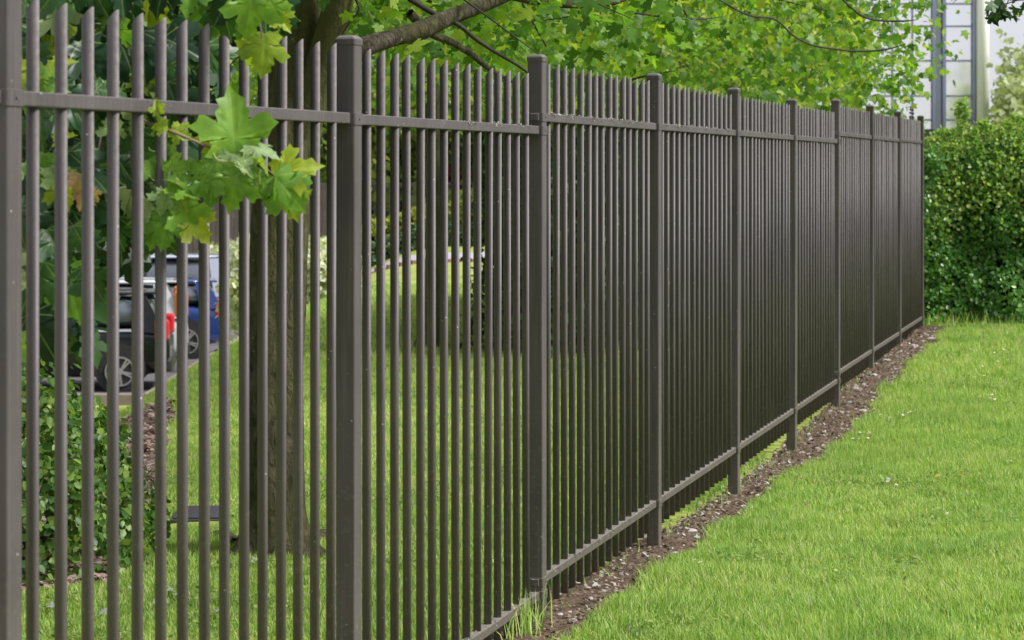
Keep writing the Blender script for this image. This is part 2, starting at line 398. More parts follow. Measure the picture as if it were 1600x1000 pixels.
MB().box(-40, -5.62, 33.2, 63, -2.1, -1.855).build('parking_pavement', M['asphalt'])
tag(bpy.data.objects['parking_pavement'], kind='structure')
kb = MB()
for i in range(34):
    kb.box(-5.62, -5.47, 33.2 + i * .92, 33.2 + i * .92 + .91, -2.1, -1.74, .012)
for i in range(30):
    kb.box(-5.62 - (i + 1) * .92, -5.62 - i * .92 - .01, 33.05, 33.2, -2.1, -1.74, .012)
tag(kb.build('road_kerb', M['kerb']), kind='structure')

# footpath crossing the far lawn
PX = []
px_ = np.linspace(-9, 16, 80)
for x in px_:
    for t in (0, .35, .7, 1):
        y = 40.5 + (x + 3) * .42 + t * 5.0
        PX.append((x, y, float(ground(x, y)) + .03))
k = 4; ii = (np.arange(len(px_) - 1)[:, None] * k + np.arange(k - 1)[None]).ravel()
tag(obj_np('footpath', PX, np.stack([ii, ii + k, ii + 1 + k, ii + 1], 1), M['path'], None, True), kind='structure')
be = empty('brick_edging', (-3, 40.4, float(ground(-3, 40.4))))
tag(be, 'low row of red brown bricks edging the pale footpath across the far lawn', 'brick edging')
bmx = MB().box(-.105, .105, -.05, .05, -.12, .035, .008).mesh('brick', M['brick'])
for i in range(70):
    x = -6.2 + i * .22; y = 40.4 + (x + 3) * .42
    o = link(bpy.data.objects.new('brick', bmx), be)
    o.location = (x + 3, y - 40.4, float(ground(x, y)) - float(ground(-3, 40.4)) + .03); o.rotation_euler = (0, random.uniform(-.03, .03), math.atan(.42))

# ------------------------------------------------------------------ fence
RAILZ = [.157, .156, .206, .207, .208, .209, .264, .264, .270]       # top of the upper rail above eye level, per panel
POSTZ = [.378, .378, .423, .435, .439, .437, .495, .508, .508, .515]
fx, fy = fence_xy(0)
fence = empty('metal_fence', (fx, fy, 0), ROT)
tag(fence, 'long brown grey metal railing fence with slant cut round bars between the two lawns', 'fence')
def prism(pts, z0, z1):
    b = bmesh.new(); a = [b.verts.new((x, y, z0)) for x, y in pts]; c = [b.verts.new((x, y, z1)) for x, y in pts]
    n = len(pts)
    for i in range(n): b.faces.new((a[i], a[(i + 1) % n], c[(i + 1) % n], c[i]))
    b.faces.new(a[::-1]); b.faces.new(c); return b
def rsq(h, r, seg=3):
    out = []
    for cx, cy, a0 in ((h - r, h - r, 0), (-h + r, h - r, 90), (-h + r, -h + r, 180), (h - r, -h + r, 270)):
        for i in range(seg + 1):
            a = math.radians(a0 + 90 * i / seg); out.append((cx + r * math.cos(a), cy + r * math.sin(a)))
    return out
def bm_obj(b, name, mat, parent, sm=30):
    me = bpy.data.meshes.new(name); b.to_mesh(me); b.free(); me.materials.append(mat)
    o = link(bpy.data.objects.new(name, me), parent)
    return o
PH = .030
# shared cap mesh
cb = bmesh.new(); rings = []
for (h, z) in ((PH + .0025, 0), (PH + .0028, .016), (PH - .001, .022), (PH - .008, .027)):
    rings.append([cb.verts.new((x, y, z)) for x, y in rsq(h, .007)])
for a, c in zip(rings, rings[1:]):
    for i in range(len(a)): cb.faces.new((a[i], a[(i + 1) % len(a)], c[(i + 1) % len(a)], c[i]))
cb.faces.new(rings[-1]); cb.faces.new(rings[0][::-1])
cap_me = bpy.data.meshes.new('cap'); cb.to_mesh(cap_me); cb.free(); cap_me.materials.append(M['coat'])
# shared bracket band: a sleeve round the post with two bolts
bb = bmesh.new()
ro, ri = rsq(PH + .0032, .007), rsq(PH + .0004, .006)
lv = []
for pts, z in ((ri, -.017), (ro, -.0165), (ro, .0165), (ri, .017)): lv.append([bb.verts.new((x, y, z)) for x, y in pts])
for a, c in zip(lv, lv[1:]):
    for i in range(len(a)): bb.faces.new((a[i], a[(i + 1) % len(a)], c[(i + 1) % len(a)], c[i]))
bmesh.ops.recalc_face_normals(bb, faces=bb.faces)
tmpm = bpy.data.meshes.new('t'); bb.to_mesh(tmpm); bb.free()
mbk = MB(); mbk.bm.from_mesh(tmpm)
mbk.cyl((0.0, -PH - .004, 0), .0035, .004, 'Y', 8)
for s in (-1, 1): mbk.box(s * (PH + .003) - .006, s * (PH + .003) + .006, -.017, .017, -.0135, .0135, .002)
br_me = mbk.mesh('bracket', M['coat'])
for i in range(10):
    n = i + (.013 if i == 0 else 0)
    x, y = fence_xy(n); gz = float(ground(x, y)); top = EYE + POSTZ[i]
    po = bm_obj(prism(rsq(PH, .006), gz - .25, top - .022), 'post', M['coat'], fence)
    po.location = (n * LP, 0, 0)
    cp = link(bpy.data.objects.new('cap', cap_me), po); cp.location = (0, 0, top - .0235)
    zs = []
    for j in (i - 1, i):
        if 0 <= j < 9:
            zs += [EYE + RAILZ[j] - .0155, EYE + RAILZ[j] - 1.75 - .0155]
    used = []
    for z in sorted(zs):
        if all(abs(z - u) > .036 for u in used):
            used.append(z); bk = link(bpy.data.objects.new('bracket', br_me), po); bk.location = (0, 0, z)

# rail: a level bar; picket: round bar, cut on a slant with the high side to the lawn
def rail_mesh(x0, x1):
    return MB().box(x0, x1, -.020, .020, -.031, 0, .003, 2).mesh('rail', M['coat'])
rail_me = rail_mesh(.040, LP - .040)
def picket_mesh():
    R, seg = .0137, 14; b = bmesh.new(); H = 2.08
    lo, hi, rim = [], [], []
    for k_ in range(seg):
        a = 2 * math.pi * k_ / seg; x, y = R * math.cos(a), R * math.sin(a)
        zt = H - (y + R) * 1.15           # y = -R is the lawn side: highest
        lo.append(b.verts.new((x, y, 0))); hi.append(b.verts.new((x, y, zt)))
        rim.append(b.verts.new((x * .86, y * .86, H - (y * .86 + R) * 1.15 + .0008)))
    for k_ in range(seg):
        k2 = (k_ + 1) % seg
        f = b.faces.new((lo[k_], lo[k2], hi[k2], hi[k_])); f.smooth = True
        b.faces.new((hi[k_], hi[k2], rim[k2], rim[k_]))
    b.faces.new(rim); b.faces.new(lo[::-1])
    me = bpy.data.meshes.new('picket'); b.to_mesh(me); b.free(); me.materials.append(M['coat']); return me
pk_me = picket_mesh()
joint_me = MB().box(-.02, .02, -.0215, .0215, -.0325, .0015, .002).mesh('rail_sleeve', M['coat'])
for p in range(9):
    zt = EYE + RAILZ[p]
    for z in (zt, zt - 1.75):
        r = link(bpy.data.objects.new('rail', rail_me), fence); r.location = (p * LP, 0, z)
        r.rotation_euler = (0, random.uniform(-.0006, .0006), 0)
    if p in (2, 4):
        j = link(bpy.data.objects.new('rail_sleeve', joint_me), fence); j.location = (p * LP + 1.08, 0, zt - 1.75)
    for k_ in range(15):
        o = link(bpy.data.objects.new('picket', pk_me), fence)
        o.location = ((p + .0755 + .0607 * k_) * LP + random.uniform(-.0012, .0012), random.uniform(-.001, .001), zt - 1.75 - .135 + random.uniform(-.002, .003))
        o.rotation_euler = (random.gauss(0, .0011), random.gauss(0, .0013), random.uniform(-.06, .06))
ec = MB().box(.036, .0398, -.0203, .0203, -.0313, .0003, .001).build('end_plug', M['endcap'], fence)
ec.location = (0.0, 0, EYE + RAILZ[0])
# crust of lichen on the weathered upper rails
def crust(p, t0, t1, n, z_off):
    t = RNG.uniform(t0, t1, n); t = t + .04 * np.sin(t * 40); u = RNG.choice([0, 1], n, p=[.7, .3])
    return np.stack([(p + t) * LP, np.where(u == 0, RNG.uniform(-.0205, .015, n), -.0208), np.where(u == 0, z_off + RNG.random(n) * .003, z_off - RNG.random(n) ** 2 * .014)], 1)
LICH = [crust(1, .55, .97, 160, EYE + RAILZ[1]), crust(2, .03, .97, 520, EYE + RAILZ[2]), crust(3, .03, .97, 300, EYE + RAILZ[3]), crust(4, .03, .97, 200, EYE + RAILZ[4]), crust(2, .05, .97, 200, EYE + RAILZ[2] - 1.75), crust(1, .3, .97, 120, EYE + RAILZ[1] - 1.75)]
# rounded guard at the far corner
gm = MB(); 
for i in range(9):
    a = math.pi * i / 8; 
    gm.cyl((9.0 * LP - .16 + .12 * math.cos(a), .07, EYE + .50 + .10 * math.sin(a)), .012, .05, 'X', 8)
for s in (-.28, -.04): gm.cyl((9.0 * LP + s, .07, EYE + .20), .012, .62, 'Z', 8)
gm.build('corner_hoop', M['coat'], fence)

# ------------------------------------------------------------------ tubes (trunks, limbs, twigs, roots)
def catmull(pts, n=8):
    pts = [Vector(p) for p in pts]; q = [pts[0] * 2 - pts[1]] + pts + [pts[-1] * 2 - pts[-2]]; out = []
    for i in range(1, len(q) - 2):
        for j in range(n):
            t = j / n; a, b, c, d = q[i - 1], q[i], q[i + 1], q[i + 2]
            out.append(.5 * ((2 * b) + (c - a) * t + (2 * a - 5 * b + 4 * c - d) * t * t + (3 * b - 3 * c + d - a) * t ** 3))
    out.append(pts[-1]); return out
def tube_data(pts, radii, seg=8, n=8, rough=0.0, flare=None):
    path = catmull(pts, n); m = len(path)
    rr = np.interp(np.linspace(0, len(radii) - 1, m), range(len(radii)), radii)
    V, Fc = [], []; up = Vector((0.31, 0.95, 0.05))
    for i, p in enumerate(path):
        t = (path[min(i + 1, m - 1)] - path[max(i - 1, 0)]).normalized()
        if abs(t.dot(up)) > .95: up = Vector((1, 0, .1))
        u = (up - t * up.dot(t)).normalized(); v = t.cross(u); up = u
        for s in range(seg):
            a = 2 * math.pi * s / seg; r = rr[i]
            if flare: r *= flare(p, a)
            if rough: r *= 1 + rough * mnoise.noise(Vector((math.cos(a) * 2.5 + p.x * 3, math.sin(a) * 2.5 + p.y * 3, p.z * 2.2))) + rough * .5 * mnoise.noise(Vector((math.cos(a) * 7, math.sin(a) * 7, p.z * 5)))
            V.append(p + (u * math.cos(a) + v * math.sin(a)) * r)
    for i in range(m - 1):
        for s in range(seg):
            s2 = (s + 1) % seg; Fc.append((i * seg + s, i * seg + s2, (i + 1) * seg + s2, (i + 1) * seg + s))
    return [tuple(v) for v in V], Fc
def tube(name, pts, radii, mat, parent=None, seg=8, n=8, rough=0.0, flare=None):
    """world-space tube; parented without moving"""
    V, Fc = tube_data(pts, radii, seg, n, rough, flare)
    o = obj_np(name, V, Fc, mat, None, True)
    if parent is not None: keep(o, parent)
    return o
def keep(o, parent):
    o.parent = parent
    o.matrix_parent_inverse = (Matrix.Translation(parent.location) @ Matrix.Rotation(parent.rotation_euler[2], 4, 'Z')).inverted()
def twigs_mesh(name, segs, mat, parent, seg=5):
    """many thin tubes in one part; segs: (points, r0, r1)"""
    V, Fc = [], []
    for pts, r0, r1 in segs:
        v, f = tube_data(pts, [r0, r1], seg, 3); b = len(V); V += v; Fc += [tuple(i + b for i in q) for q in f]
    o = obj_np(name, V, Fc, mat, None, True); keep(o, parent); o['kind'] = 'stuff'; return o

# ------------------------------------------------------------------ leaves
HALF = [(0.0, 0.0), (.10, -.05), (.22, -.03), (.34, -.10), (.36, 0), (.50, .04), (.42, .12), (.36, .20), (.48, .26), (.55, .24), (.58, .36),
        (.74, .46), (.60, .52), (.56, .62), (.44, .60), (.26, .50), (.29, .64), (.20, .70), (.24, .80), (.10, .86), (0, 1.0)]
OUT = [(x * .86, y) for x, y in HALF] + [(-x * .86, y) for x, y in HALF[-2:0:-1]]
def maple_mesh(name, mat, cup, droop, twist, seed, size_noise=.05):
    r = random.Random(seed); cx, cy = 0, .26; n = len(OUT); V = [(cx, cy)]
    for s in (.33, .68, 1.0):
        for (x, y) in OUT:
            j = 1 + (r.uniform(-size_noise, size_noise) if s == 1.0 else 0)
            V.append((cx + (x - cx) * s * j, cy + (y - cy) * s * j))
    V3 = []
    for (x, y) in V:
        ang = math.atan2(x, y + .02)
        ridge = abs(math.sin(ang * 2.6)) * math.hypot(x, y)
        z = cup * abs(x) ** 1.3 - droop * y * y + twist * x * y + .10 * ridge + .05 * mnoise.noise(Vector((x * 3 + seed, y * 3, seed * .7)))
        V3.append((x, y, z))
    Fc = [(0, 1 + i, 1 + (i + 1) % n) for i in range(n)]
    for ring in (0, 1):
        a, b = 1 + ring * n, 1 + (ring + 1) * n
        for i in range(n):
            j = (i + 1) % n; Fc += [(a + i, b + i, b + j), (a + i, b + j, a + j)]
    return mesh_np(name, V3, Fc, mat, True, uv=[(x, y) for x, y in V])
SHAPES = [(.25, .35, .1), (-.3, .25, -.15), (.35, .1, .3), (-.15, .5, .1), (.1, .2, -.3), (-.45, .35, 0), (.8, .5, .2)]
LM = {}
for mk in ('leaf_shaded', 'leaf_green', 'leaf_yellow', 'leaf_pale', 'leaf_brown'):
    LM[mk] = [maple_mesh('leaf', M[mk], *SHAPES[i], seed=i + 3) for i in range(len(SHAPES))]
def basis(tip, nrm):
    y = Vector(tip).normalized(); z = Vector(nrm); z = (z - y * z.dot(y))
    if z.length < 1e-3: z = Vector((0, -1, .3))
    z.normalize(); x = y.cross(z); m = Matrix((x, y, z)).transposed(); return m
NLEAF = [0]
def put_leaf(pos, tip, nrm, size, mk, parent, shape=None):
    me = LM[mk][random.randrange(6) if shape is None else shape]
    o = bpy.data.objects.new('leaf', me); COL.objects.link(o)
    R = basis(tip, nrm).to_4x4()
    o.parent = parent
    o.matrix_local = Matrix.Translation(Vector(pos) - parent.location) @ R @ Matrix.Scale(size, 4)
    NLEAF[0] += 1
    return o

_H = [(0.0, 0.0), (.22, -.03), (.36, -.10), (.44, .05), (.31, .20), (.47, .24), (.64, .46), (.46, .60), (.22, .50), (.27, .66), (.17, .76), (0, 1.0)]
_O = _H + [(-x, y) for x, y in _H[-2:0:-1]]
STAR = np.array([(0, .25, .03)] + [(x * .9, y, .05 * abs(math.sin(3 * math.atan2(x, y + .05))) - .16 * y * y) for x, y in _O], float)
STAR_F = np.array([(0, 1 + i, 1 + (i + 1) % len(_O)) for i in range(len(_O))])
STAR_S = np.array([(0, .28, .03), (.34, -.06, 0.0), (.31, .18, .0), (.60, .44, -.04), (.24, .50, .0), (.20, .74, -.05), (.0, 1.0, -.12), (-.20, .74, -.05), (-.24, .50, .0), (-.60, .44, -.04), (-.31, .18, .0), (-.34, -.06, .0)], float)
STAR_S_F = np.array([(0, 1 + i, 1 + (i + 1) % 11) for i in range(11)])
OVAL = np.array([(0, 0, 0), (.27, .45, .07), (0, 1, 0), (-.27, .45, .07)], float)
OVAL_F = np.array([(0, 1, 2), (0, 2, 3)])
ROUND = np.array([(0, 0, 0), (.30, .22, .05), (.36, .62, .07), (0, 1, -.04), (-.36, .62, .07), (-.30, .22, .05)], float)
ROUND_F = np.array([(0, 1, 2), (0, 2, 3), (0, 3, 4), (0, 4, 5)])
def leaf_cloud(pos, tip, nrm, size, tmpl, faces):
    """pos,tip,nrm (N,3), size (N,) -> V,F"""
    y = tip / (np.linalg.norm(tip, axis=1, keepdims=True) + 1e-9)
    z = nrm - y * (nrm * y).sum(1, keepdims=True); z /= (np.linalg.norm(z, axis=1, keepdims=True) + 1e-9)
    x = np.cross(y, z); N = len(pos); k = len(tmpl)
    R = np.stack([x, y, z], 1)                                   # (N,3,3)
    v = np.einsum('kj,njc->nkc', tmpl, R) * size[:, None, None] + pos[:, None, :]
    f = (faces[None] + (np.arange(N) * k)[:, None, None]).reshape(-1, 3)
    return v.reshape(-1, 3), f
def rand_dirs(n):
    v = RNG.normal(size=(n, 3)); return v / np.linalg.norm(v, axis=1, keepdims=True)
def foliage(name, centers, per, spread, size, mat, parent, tmpl=STAR, faces=STAR_F, droop=.5, keepfn=None, face=(0, -.35, .8)):
    c = np.repeat(np.asarray(centers, float), per, 0); n = len(c)
    pos = c + RNG.normal(size=(n, 3)) * np.asarray(spread)
    if keepfn is not None:
        pos = pos[keepfn(pos)]; n = len(pos)
    tip = rand_dirs(n) + np.array([0, 0, -droop]); nrm = rand_dirs(n) * .75 + np.asarray(face)
    s = size * RNG.uniform(.6, 1.2, n)
    V, Fc = leaf_cloud(pos, tip, nrm, s, tmpl, faces)
    o = obj_np(name, V, Fc, mat, None); keep(o, parent); o['kind'] = 'stuff'; return o

def G(px, py):
    """photo pixel -> point on the ground"""
    lo, hi = 2.0, 200.0
    for _ in range(50):
        Y = (lo + hi) / 2; X = (px - 800) / F * Y; z = EYE + (262 - py) / F * Y
        if z > float(ground(X, Y)): lo = Y
        else: hi = Y
    return Vector((X, Y, float(ground(X, Y))))
def fence_Y(px): return CA * LP * 4135.7 / (1805 - px)

M['lichen'] = leaf_mat('lichen', [(0, (.16, .16, .12)), (.6, (.30, .30, .25)), (1, (.46, .46, .42))], .02, .9)
pos = np.concatenate(LICH); n = len(pos)
V_, F_ = leaf_cloud(pos, rand_dirs(n) * np.array([1, 1, .5]), rand_dirs(n) * .7 + np.array([0, -.3, 1]), RNG.uniform(.003, .010, n), ROUND * np.array([1, 1, 4]), ROUND_F)
o = obj_np('lichen', V_, F_, M['lichen'], fence); o['kind'] = 'stuff'
# ------------------------------------------------------------------ near maple: trunk, limbs, hanging sprays
S1 = 9.9 / F
tb = P(430, 858, 9.9); tb.z = float(ground(tb.x, 9.9))
maple = empty('maple_tree', (tb.x, 9.9, tb.z))
tag(maple, 'big maple with thick mossy trunk, its leafy twigs poking through the fence bars', 'tree', 'trees on the lawn behind the fence')
base_z = tb.z
def flare1(p, a):
    h = max(0, (p.z - base_z)); f = math.exp(-h / .085)
    return 1 + f * (.25 + .55 * max(0, math.cos(2.5 * a + .6)) ** 2 + .2 * math.sin(5 * a + 1)) + .05 * math.sin(6 * a + p.z * .7)
tr = [(432, 890), (431, 850), (430, 800), (428, 700), (429, 560), (434, 430), (440, 300), (452, 190), (464, 100), (468, 0), (466, -150), (455, -420), (470, -800)]
tube('trunk', [P(x, y, 9.9) for x, y in tr], [r * S1 for r in (52, 49, 47, 46, 45, 44, 44, 45, 42, 38, 34, 28, 15)], M['bark'], maple, 36, 10, .07, flare1)
def limb(name, pts, radii_px, mat, parent, rough=.06, seg=14):
    Ym = pts[0][2]
    return tube(name, [P(*p) for p in pts], [r * Ym / F for r in radii_px], mat, parent, seg, 8, rough)
limb('limb', [(462, 260, 9.9), (482, 170, 9.85), (505, 90, 9.8), (528, 10, 9.75), (552, -110, 9.7), (600, -320, 9.6), (640, -600, 9.5)], (30, 27, 25, 23, 20, 15, 7), M['bark_olive'], maple)
limb('limb', [(470, 190, 9.95), (520, 112, 10.0), (566, 76, 10.0), (612, 60, 10.1), (655, 48, 10.2), (700, 28, 10.3), (760, 6, 10.4), (820, -22, 10.5), (940, -90, 10.7)], (24, 20, 17, 14, 16, 14, 12, 10, 5), M['bark'], maple)
limb('limb', [(700, -40, 10.6), (780, -14, 10.8), (836, 1, 11.0), (880, 6, 11.1), (930, 6, 11.2), (975, -3, 11.3), (1050, -40, 11.5)], (12, 9, 7.5, 7, 6.5, 6, 4), M['bark'], maple)
limb('branch', [(640, -2, 10.2), (680, 22, 10.3), (715, 38, 10.3), (745, 62, 10.4), (775, 82, 10.5), (815, 106, 10.6), (850, 135, 10.7)], (5, 4.5, 4, 3.5, 3, 2.6, 1.2), M['twig'], maple, .05, 7)
limb('branch', [(640, 20, 10.6), (672, 52, 10.7), (705, 66, 10.8), (735, 84, 10.9), (765, 108, 11), (800, 128, 11.1)], (8, 6, 6, 5.5, 4.5, 2), M['bark'], maple, .05, 7)
limb('branch', [(520, -60, 9.7), (560, 8, 9.7), (548, 32, 9.7), (532, 58, 9.7)], (3, 2.2, 2, 1), M['twig'], maple, .05, 6)
# exposed root running down to the left
rp = [G(372, 858), G(345, 842), G(318, 848), G(290, 858), G(262, 872), G(225, 888), G(195, 897), G(150, 905)]
tube('root', [p + Vector((0, 0, -.005)) for p in rp], [.055, .05, .032, .026, .024, .020, .016, .006], M['bark'], maple, 10, 6, .25)
rp = [G(475, 850), G(505, 838), G(530, 832), G(560, 846)]
tube('root', [p + Vector((0, 0, -.01)) for p in rp], [.06, .045, .03, .01], M['bark'], maple, 10, 6, .25)

# twigs of the spray that comes through the bars
def Pv(px, py, Y): return P(px, py, Y)
tube('branch', [Pv(60, -120, 6.4), Pv(120, 20, 6.0), Pv(170, 130, 5.6), Pv(222, 186, 5.22), Pv(252, 199, 5.04), Pv(290, 214, 5.02), Pv(325, 229, 5.06), Pv(355, 239, 5.10), Pv(380, 241, 5.12), Pv(400, 252, 5.14), Pv(428, 273, 5.16)],
     [.011, .009, .006, .0045, .004, .0036, .0034, .003, .0026, .0022, .0015], M['twig_brown'], maple, 8, 6)
for pts, r in (([(355, 239, 5.1), (385, 232, 5.1), (372, 236, 5.08)], .0018), ([(330, 230, 5.06), (340, 250, 5.05), (366, 252, 5.05)], .0016),
               ([(222, 188, 5.22), (205, 240, 5.2), (212, 285, 5.2), (232, 318, 5.2)], .003), ([(212, 270, 5.2), (235, 262, 5.15), (262, 280, 5.12), (268, 300, 5.1)], .0018),
               ([(205, 245, 5.2), (240, 282, 5.15), (262, 300, 5.1)], .0018), ([(120, 20, 6.0), (90, 150, 5.4), (80, 300, 5.2)], .004), ([(170, 130, 5.6), (150, 250, 5.4), (128, 275, 5.0)], .003),
               ([(250, -60, 5.5), (340, -30, 5.35), (395, 0, 5.3), (410, 60, 5.3)], .003)):
    tube('twig', [Pv(*p) for p in pts], [r, r * .8, r * .6], M['petiole'] if r < .002 else M['twig_brown'], maple, 6, 5)
def leaf_px(px, py, Y, ang, size_px, mk, tilt=(0, -1, .25), shape=None, pet=True):
    a = math.radians(ang)
    t = Vector((math.cos(a), random.uniform(-.25, .15), math.sin(a)))
    n = Vector(tilt) + Vector((random.uniform(-.25, .25), 0, random.uniform(-.2, .2)))
    return put_leaf(P(px, py, Y), t, n, size_px * (.86 if NLEAF[0] < 60 else 1) * Y / F, mk, maple, shape)
front = [
 (367, 244, 5.08, 92, 128, 'leaf_green', (0, -1, .35), 0), (350, 222, 5.10, 165, 58, 'leaf_yellow', (0, -1, .3), 3), (372, 228, 5.12, 60, 60, 'leaf_green', (.3, -1, .2), 1),
 (360, 240, 5.06, 250, 60, 'leaf_pale', (0, -1, .6), 4),
 (428, 273, 5.10, 18, 84, 'leaf_yellow', (0, -1, .4), 3), (428, 275, 5.07, -48, 92, 'leaf_green', (0, -1, .25), 1), (426, 276, 5.09, -108, 66, 'leaf_green', (-.6, -1, .2), 6),
 (440, 290, 5.12, -62, 72, 'leaf_yellow', (0, -1, .2), 3), (462, 292, 5.16, -65, 40, 'leaf_pale', (.2, -1, .5), 6),
 (338, 252, 5.05, 232, 84, 'leaf_green', (0, -1, .3), 1), (332, 268, 5.07, 268, 70, 'leaf_green', (0, -1, .2), 0), (376, 262, 5.04, 252, 88, 'leaf_green', (0, -1, .3), 3),
 (385, 226, 5.08, 352, 66, 'leaf_pale', (0, -.6, 1), 5),
 (376, 250, 5.03, 310, 40, 'leaf_pale', (0, -.8, .9), 6), (392, 248, 5.05, 340, 42, 'leaf_yellow', (0, -.4, 1), 6), (372, 256, 5.02, 330, 36, 'leaf_pale', (.3, -.8, .6), 6), (404, 262, 5.06, 250, 40, 'leaf_pale', (-.3, -1, .6), 6),
 (262, 196, 5.00, 185, 34, 'leaf_yellow', (0, -1, .5), 0), (268, 200, 5.02, -25, 44, 'leaf_yellow', (0, -1, .5), 1), (250, 178, 5.0, 110, 30, 'leaf_yellow', (0, -1, .3), 6),
 (395, -14, 5.28, 262, 92, 'leaf_green', (0, -1, .3), 0), (368, -22, 5.30, 240, 88, 'leaf_shaded', (0, -1, .4), 1), (345, -5, 5.32, 280, 84, 'leaf_shaded', (0, -1, .4), 4), (420, -5, 5.3, 290, 62, 'leaf_green', (0, -1, .4), 3),
 (414, 52, 5.36, 268, 84, 'leaf_yellow', (.3, -1, .2), 1), (405, 58, 5.38, 240, 60, 'leaf_yellow', (0, -1, .2), 3), (430, 20, 5.34, 310, 48, 'leaf_yellow', (0, -1, .4), 2), (300, -30, 5.25, 262, 70, 'leaf_green', (0, -1, .4), 2), (260, -35, 5.25, 250, 78, 'leaf_shaded', (0, -1, .4), 0),
 (232, 250, 5.10, 300, 50, 'leaf_green', (0, -1, .4), 0), (262, 300, 5.04, 245, 46, 'leaf_pale', (0, -1, .6), 6), (256, 268, 5.08, 20, 60, 'leaf_green', (0, -.8, .7), 1), (262, 290, 5.05, -20, 64, 'leaf_green', (0, -.8, .7), 2), (270, 300, 5.06, 320, 50, 'leaf_yellow', (0, -1, .4), 3),
 (262, 282, 5.06, -15, 52, 'leaf_pale', (.2, -.6, 1), 6), (282, 312, 5.06, 290, 78, 'leaf_green', (0, -1, .5), 0), (262, 330, 5.06, 262, 76, 'leaf_green', (0, -1, .4), 1), (290, 335, 5.08, 310, 72, 'leaf_yellow', (0, -1, .4), 2), (250, 345, 5.1, 250, 64, 'leaf_green', (0, -1, .4), 3),
 (238, 322, 5.08, 215, 48, 'leaf_pale', (0, -1, .7), 6), (215, 200, 5.12, 275, 74, 'leaf_shaded', (0, -1, .3), 0), (222, 178, 5.05, 235, 44, 'leaf_pale', (0, -1, .4), 6),
 (126, 272, 4.90, 262, 52, 'leaf_brown', (0, -1, .2), 6), (132, 296, 4.90, 250, 42, 'leaf_brown', (0, -1, .5), 5), (108, 262, 4.98, 275, 62, 'leaf_shaded', (0, -1, .3), 1), (140, 296, 4.96, 300, 30, 'leaf_brown', (0, -1, .2), 6),
 (85, 222, 4.92, 20, 46, 'leaf_yellow', (0, -.8, .7), 2), (78, 262, 4.92, 300, 62, 'leaf_pale', (0, -1, .6), 6), (90, 278, 4.93, 290, 66, 'leaf_yellow', (0, -1, .4), 5), (70, 240, 4.92, 265, 66, 'leaf_green', (0, -1, .4), 2),
 (80, 108, 4.95, 30, 50, 'leaf_yellow', (0, -.8, .7), 0), (75, 130, 4.95, 345, 44, 'leaf_green', (0, -.8, .6), 4), (180, 190, 5.1, 265, 50, 'leaf_pale', (0, -1, .4), 6),
]
for px, py, Y, a, s, mk, tl, sh in front: leaf_px(px, py, Y, a, s, mk, tl, sh)
def env_left(px):
    return float(np.interp(px, [-120, 40, 60, 148, 158, 180, 215, 218, 300, 325, 335, 430, 440], [600, 560, 540, 540, 420, 405, 400, 390, 330, 250, 95, 60, -10]))
cnt = 0
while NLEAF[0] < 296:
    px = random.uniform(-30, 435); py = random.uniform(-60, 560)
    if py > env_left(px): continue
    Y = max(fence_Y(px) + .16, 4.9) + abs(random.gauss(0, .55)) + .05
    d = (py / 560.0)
    mk = random.choices(['leaf_shaded', 'leaf_green', 'leaf_yellow', 'leaf_pale'], [.74, .17, .05, .04])[0]
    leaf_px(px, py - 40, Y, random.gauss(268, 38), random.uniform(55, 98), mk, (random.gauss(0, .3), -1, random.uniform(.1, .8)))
# the shaded mass behind the sprays and the crown overhead
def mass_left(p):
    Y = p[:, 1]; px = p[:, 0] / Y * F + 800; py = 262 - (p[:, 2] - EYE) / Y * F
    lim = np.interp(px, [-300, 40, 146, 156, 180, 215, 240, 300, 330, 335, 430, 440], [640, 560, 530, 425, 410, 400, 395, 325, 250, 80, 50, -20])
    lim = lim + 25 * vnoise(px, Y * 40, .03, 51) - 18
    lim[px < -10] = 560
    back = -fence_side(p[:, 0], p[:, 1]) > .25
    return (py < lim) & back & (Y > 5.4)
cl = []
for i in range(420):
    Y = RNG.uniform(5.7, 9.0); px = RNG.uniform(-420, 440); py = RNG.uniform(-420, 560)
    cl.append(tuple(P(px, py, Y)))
foliage('foliage', cl, 16, (.14, .2, .13), .105, M['crown_shaded'], maple, keepfn=mass_left, face=(0, -.7, .6))
def crown1(p):
    Y = p[:, 1]; px = p[:, 0] / Y * F + 800; py = 262 - (p[:, 2] - EYE) / Y * F
    lim = np.interp(px, [-600, 430, 445, 520, 560, 640, 760, 860, 1000, 1100, 1250, 1350, 1420], [70, 60, 10, 20, 60, 95, 112, 118, 100, 60, 40, 0, -60]) + 14 * vnoise(px, Y * 30, .05, 52) + 10 * vnoise(px, Y * 30, .017, 53)
    return (py < lim) & (-fence_side(p[:, 0], p[:, 1]) > .15) & ~((px > 440) & (px < 830) & (Y < 10.75) & (py > -60) & (RNG.random(len(px)) > .06))
cl = []
for i in range(900):
    a = RNG.uniform(0, 2 * math.pi); r = 3.7 * math.sqrt(RNG.uniform(0, 1)); x, y = -.4 + r * math.cos(a), 10.6 + r * math.sin(a)
    z = 2.1 + abs(RNG.normal(0, .75)) + .10 * (3.7 - r)
    cl.append((x, y, z))
foliage('foliage', cl, 20, (.17, .17, .10), .078, M['crown_mid'], maple, keepfn=crown1, face=(0, -.3, .9))
cl = []
for i in range(160):
    v = rand_dirs(1)[0]; cl.append((-.5 + v[0] * 3.6, 10.4 + v[1] * 3.6, 5.6 + v[2] * 2.2))
foliage('foliage', cl, 26, (.35, .35, .25), .12, M['crown_mid'], maple, ROUND, ROUND_F, keepfn=lambda p: (p[:, 2] > 3.6) & (-fence_side(p[:, 0], p[:, 1]) > 0.3))
sg = []
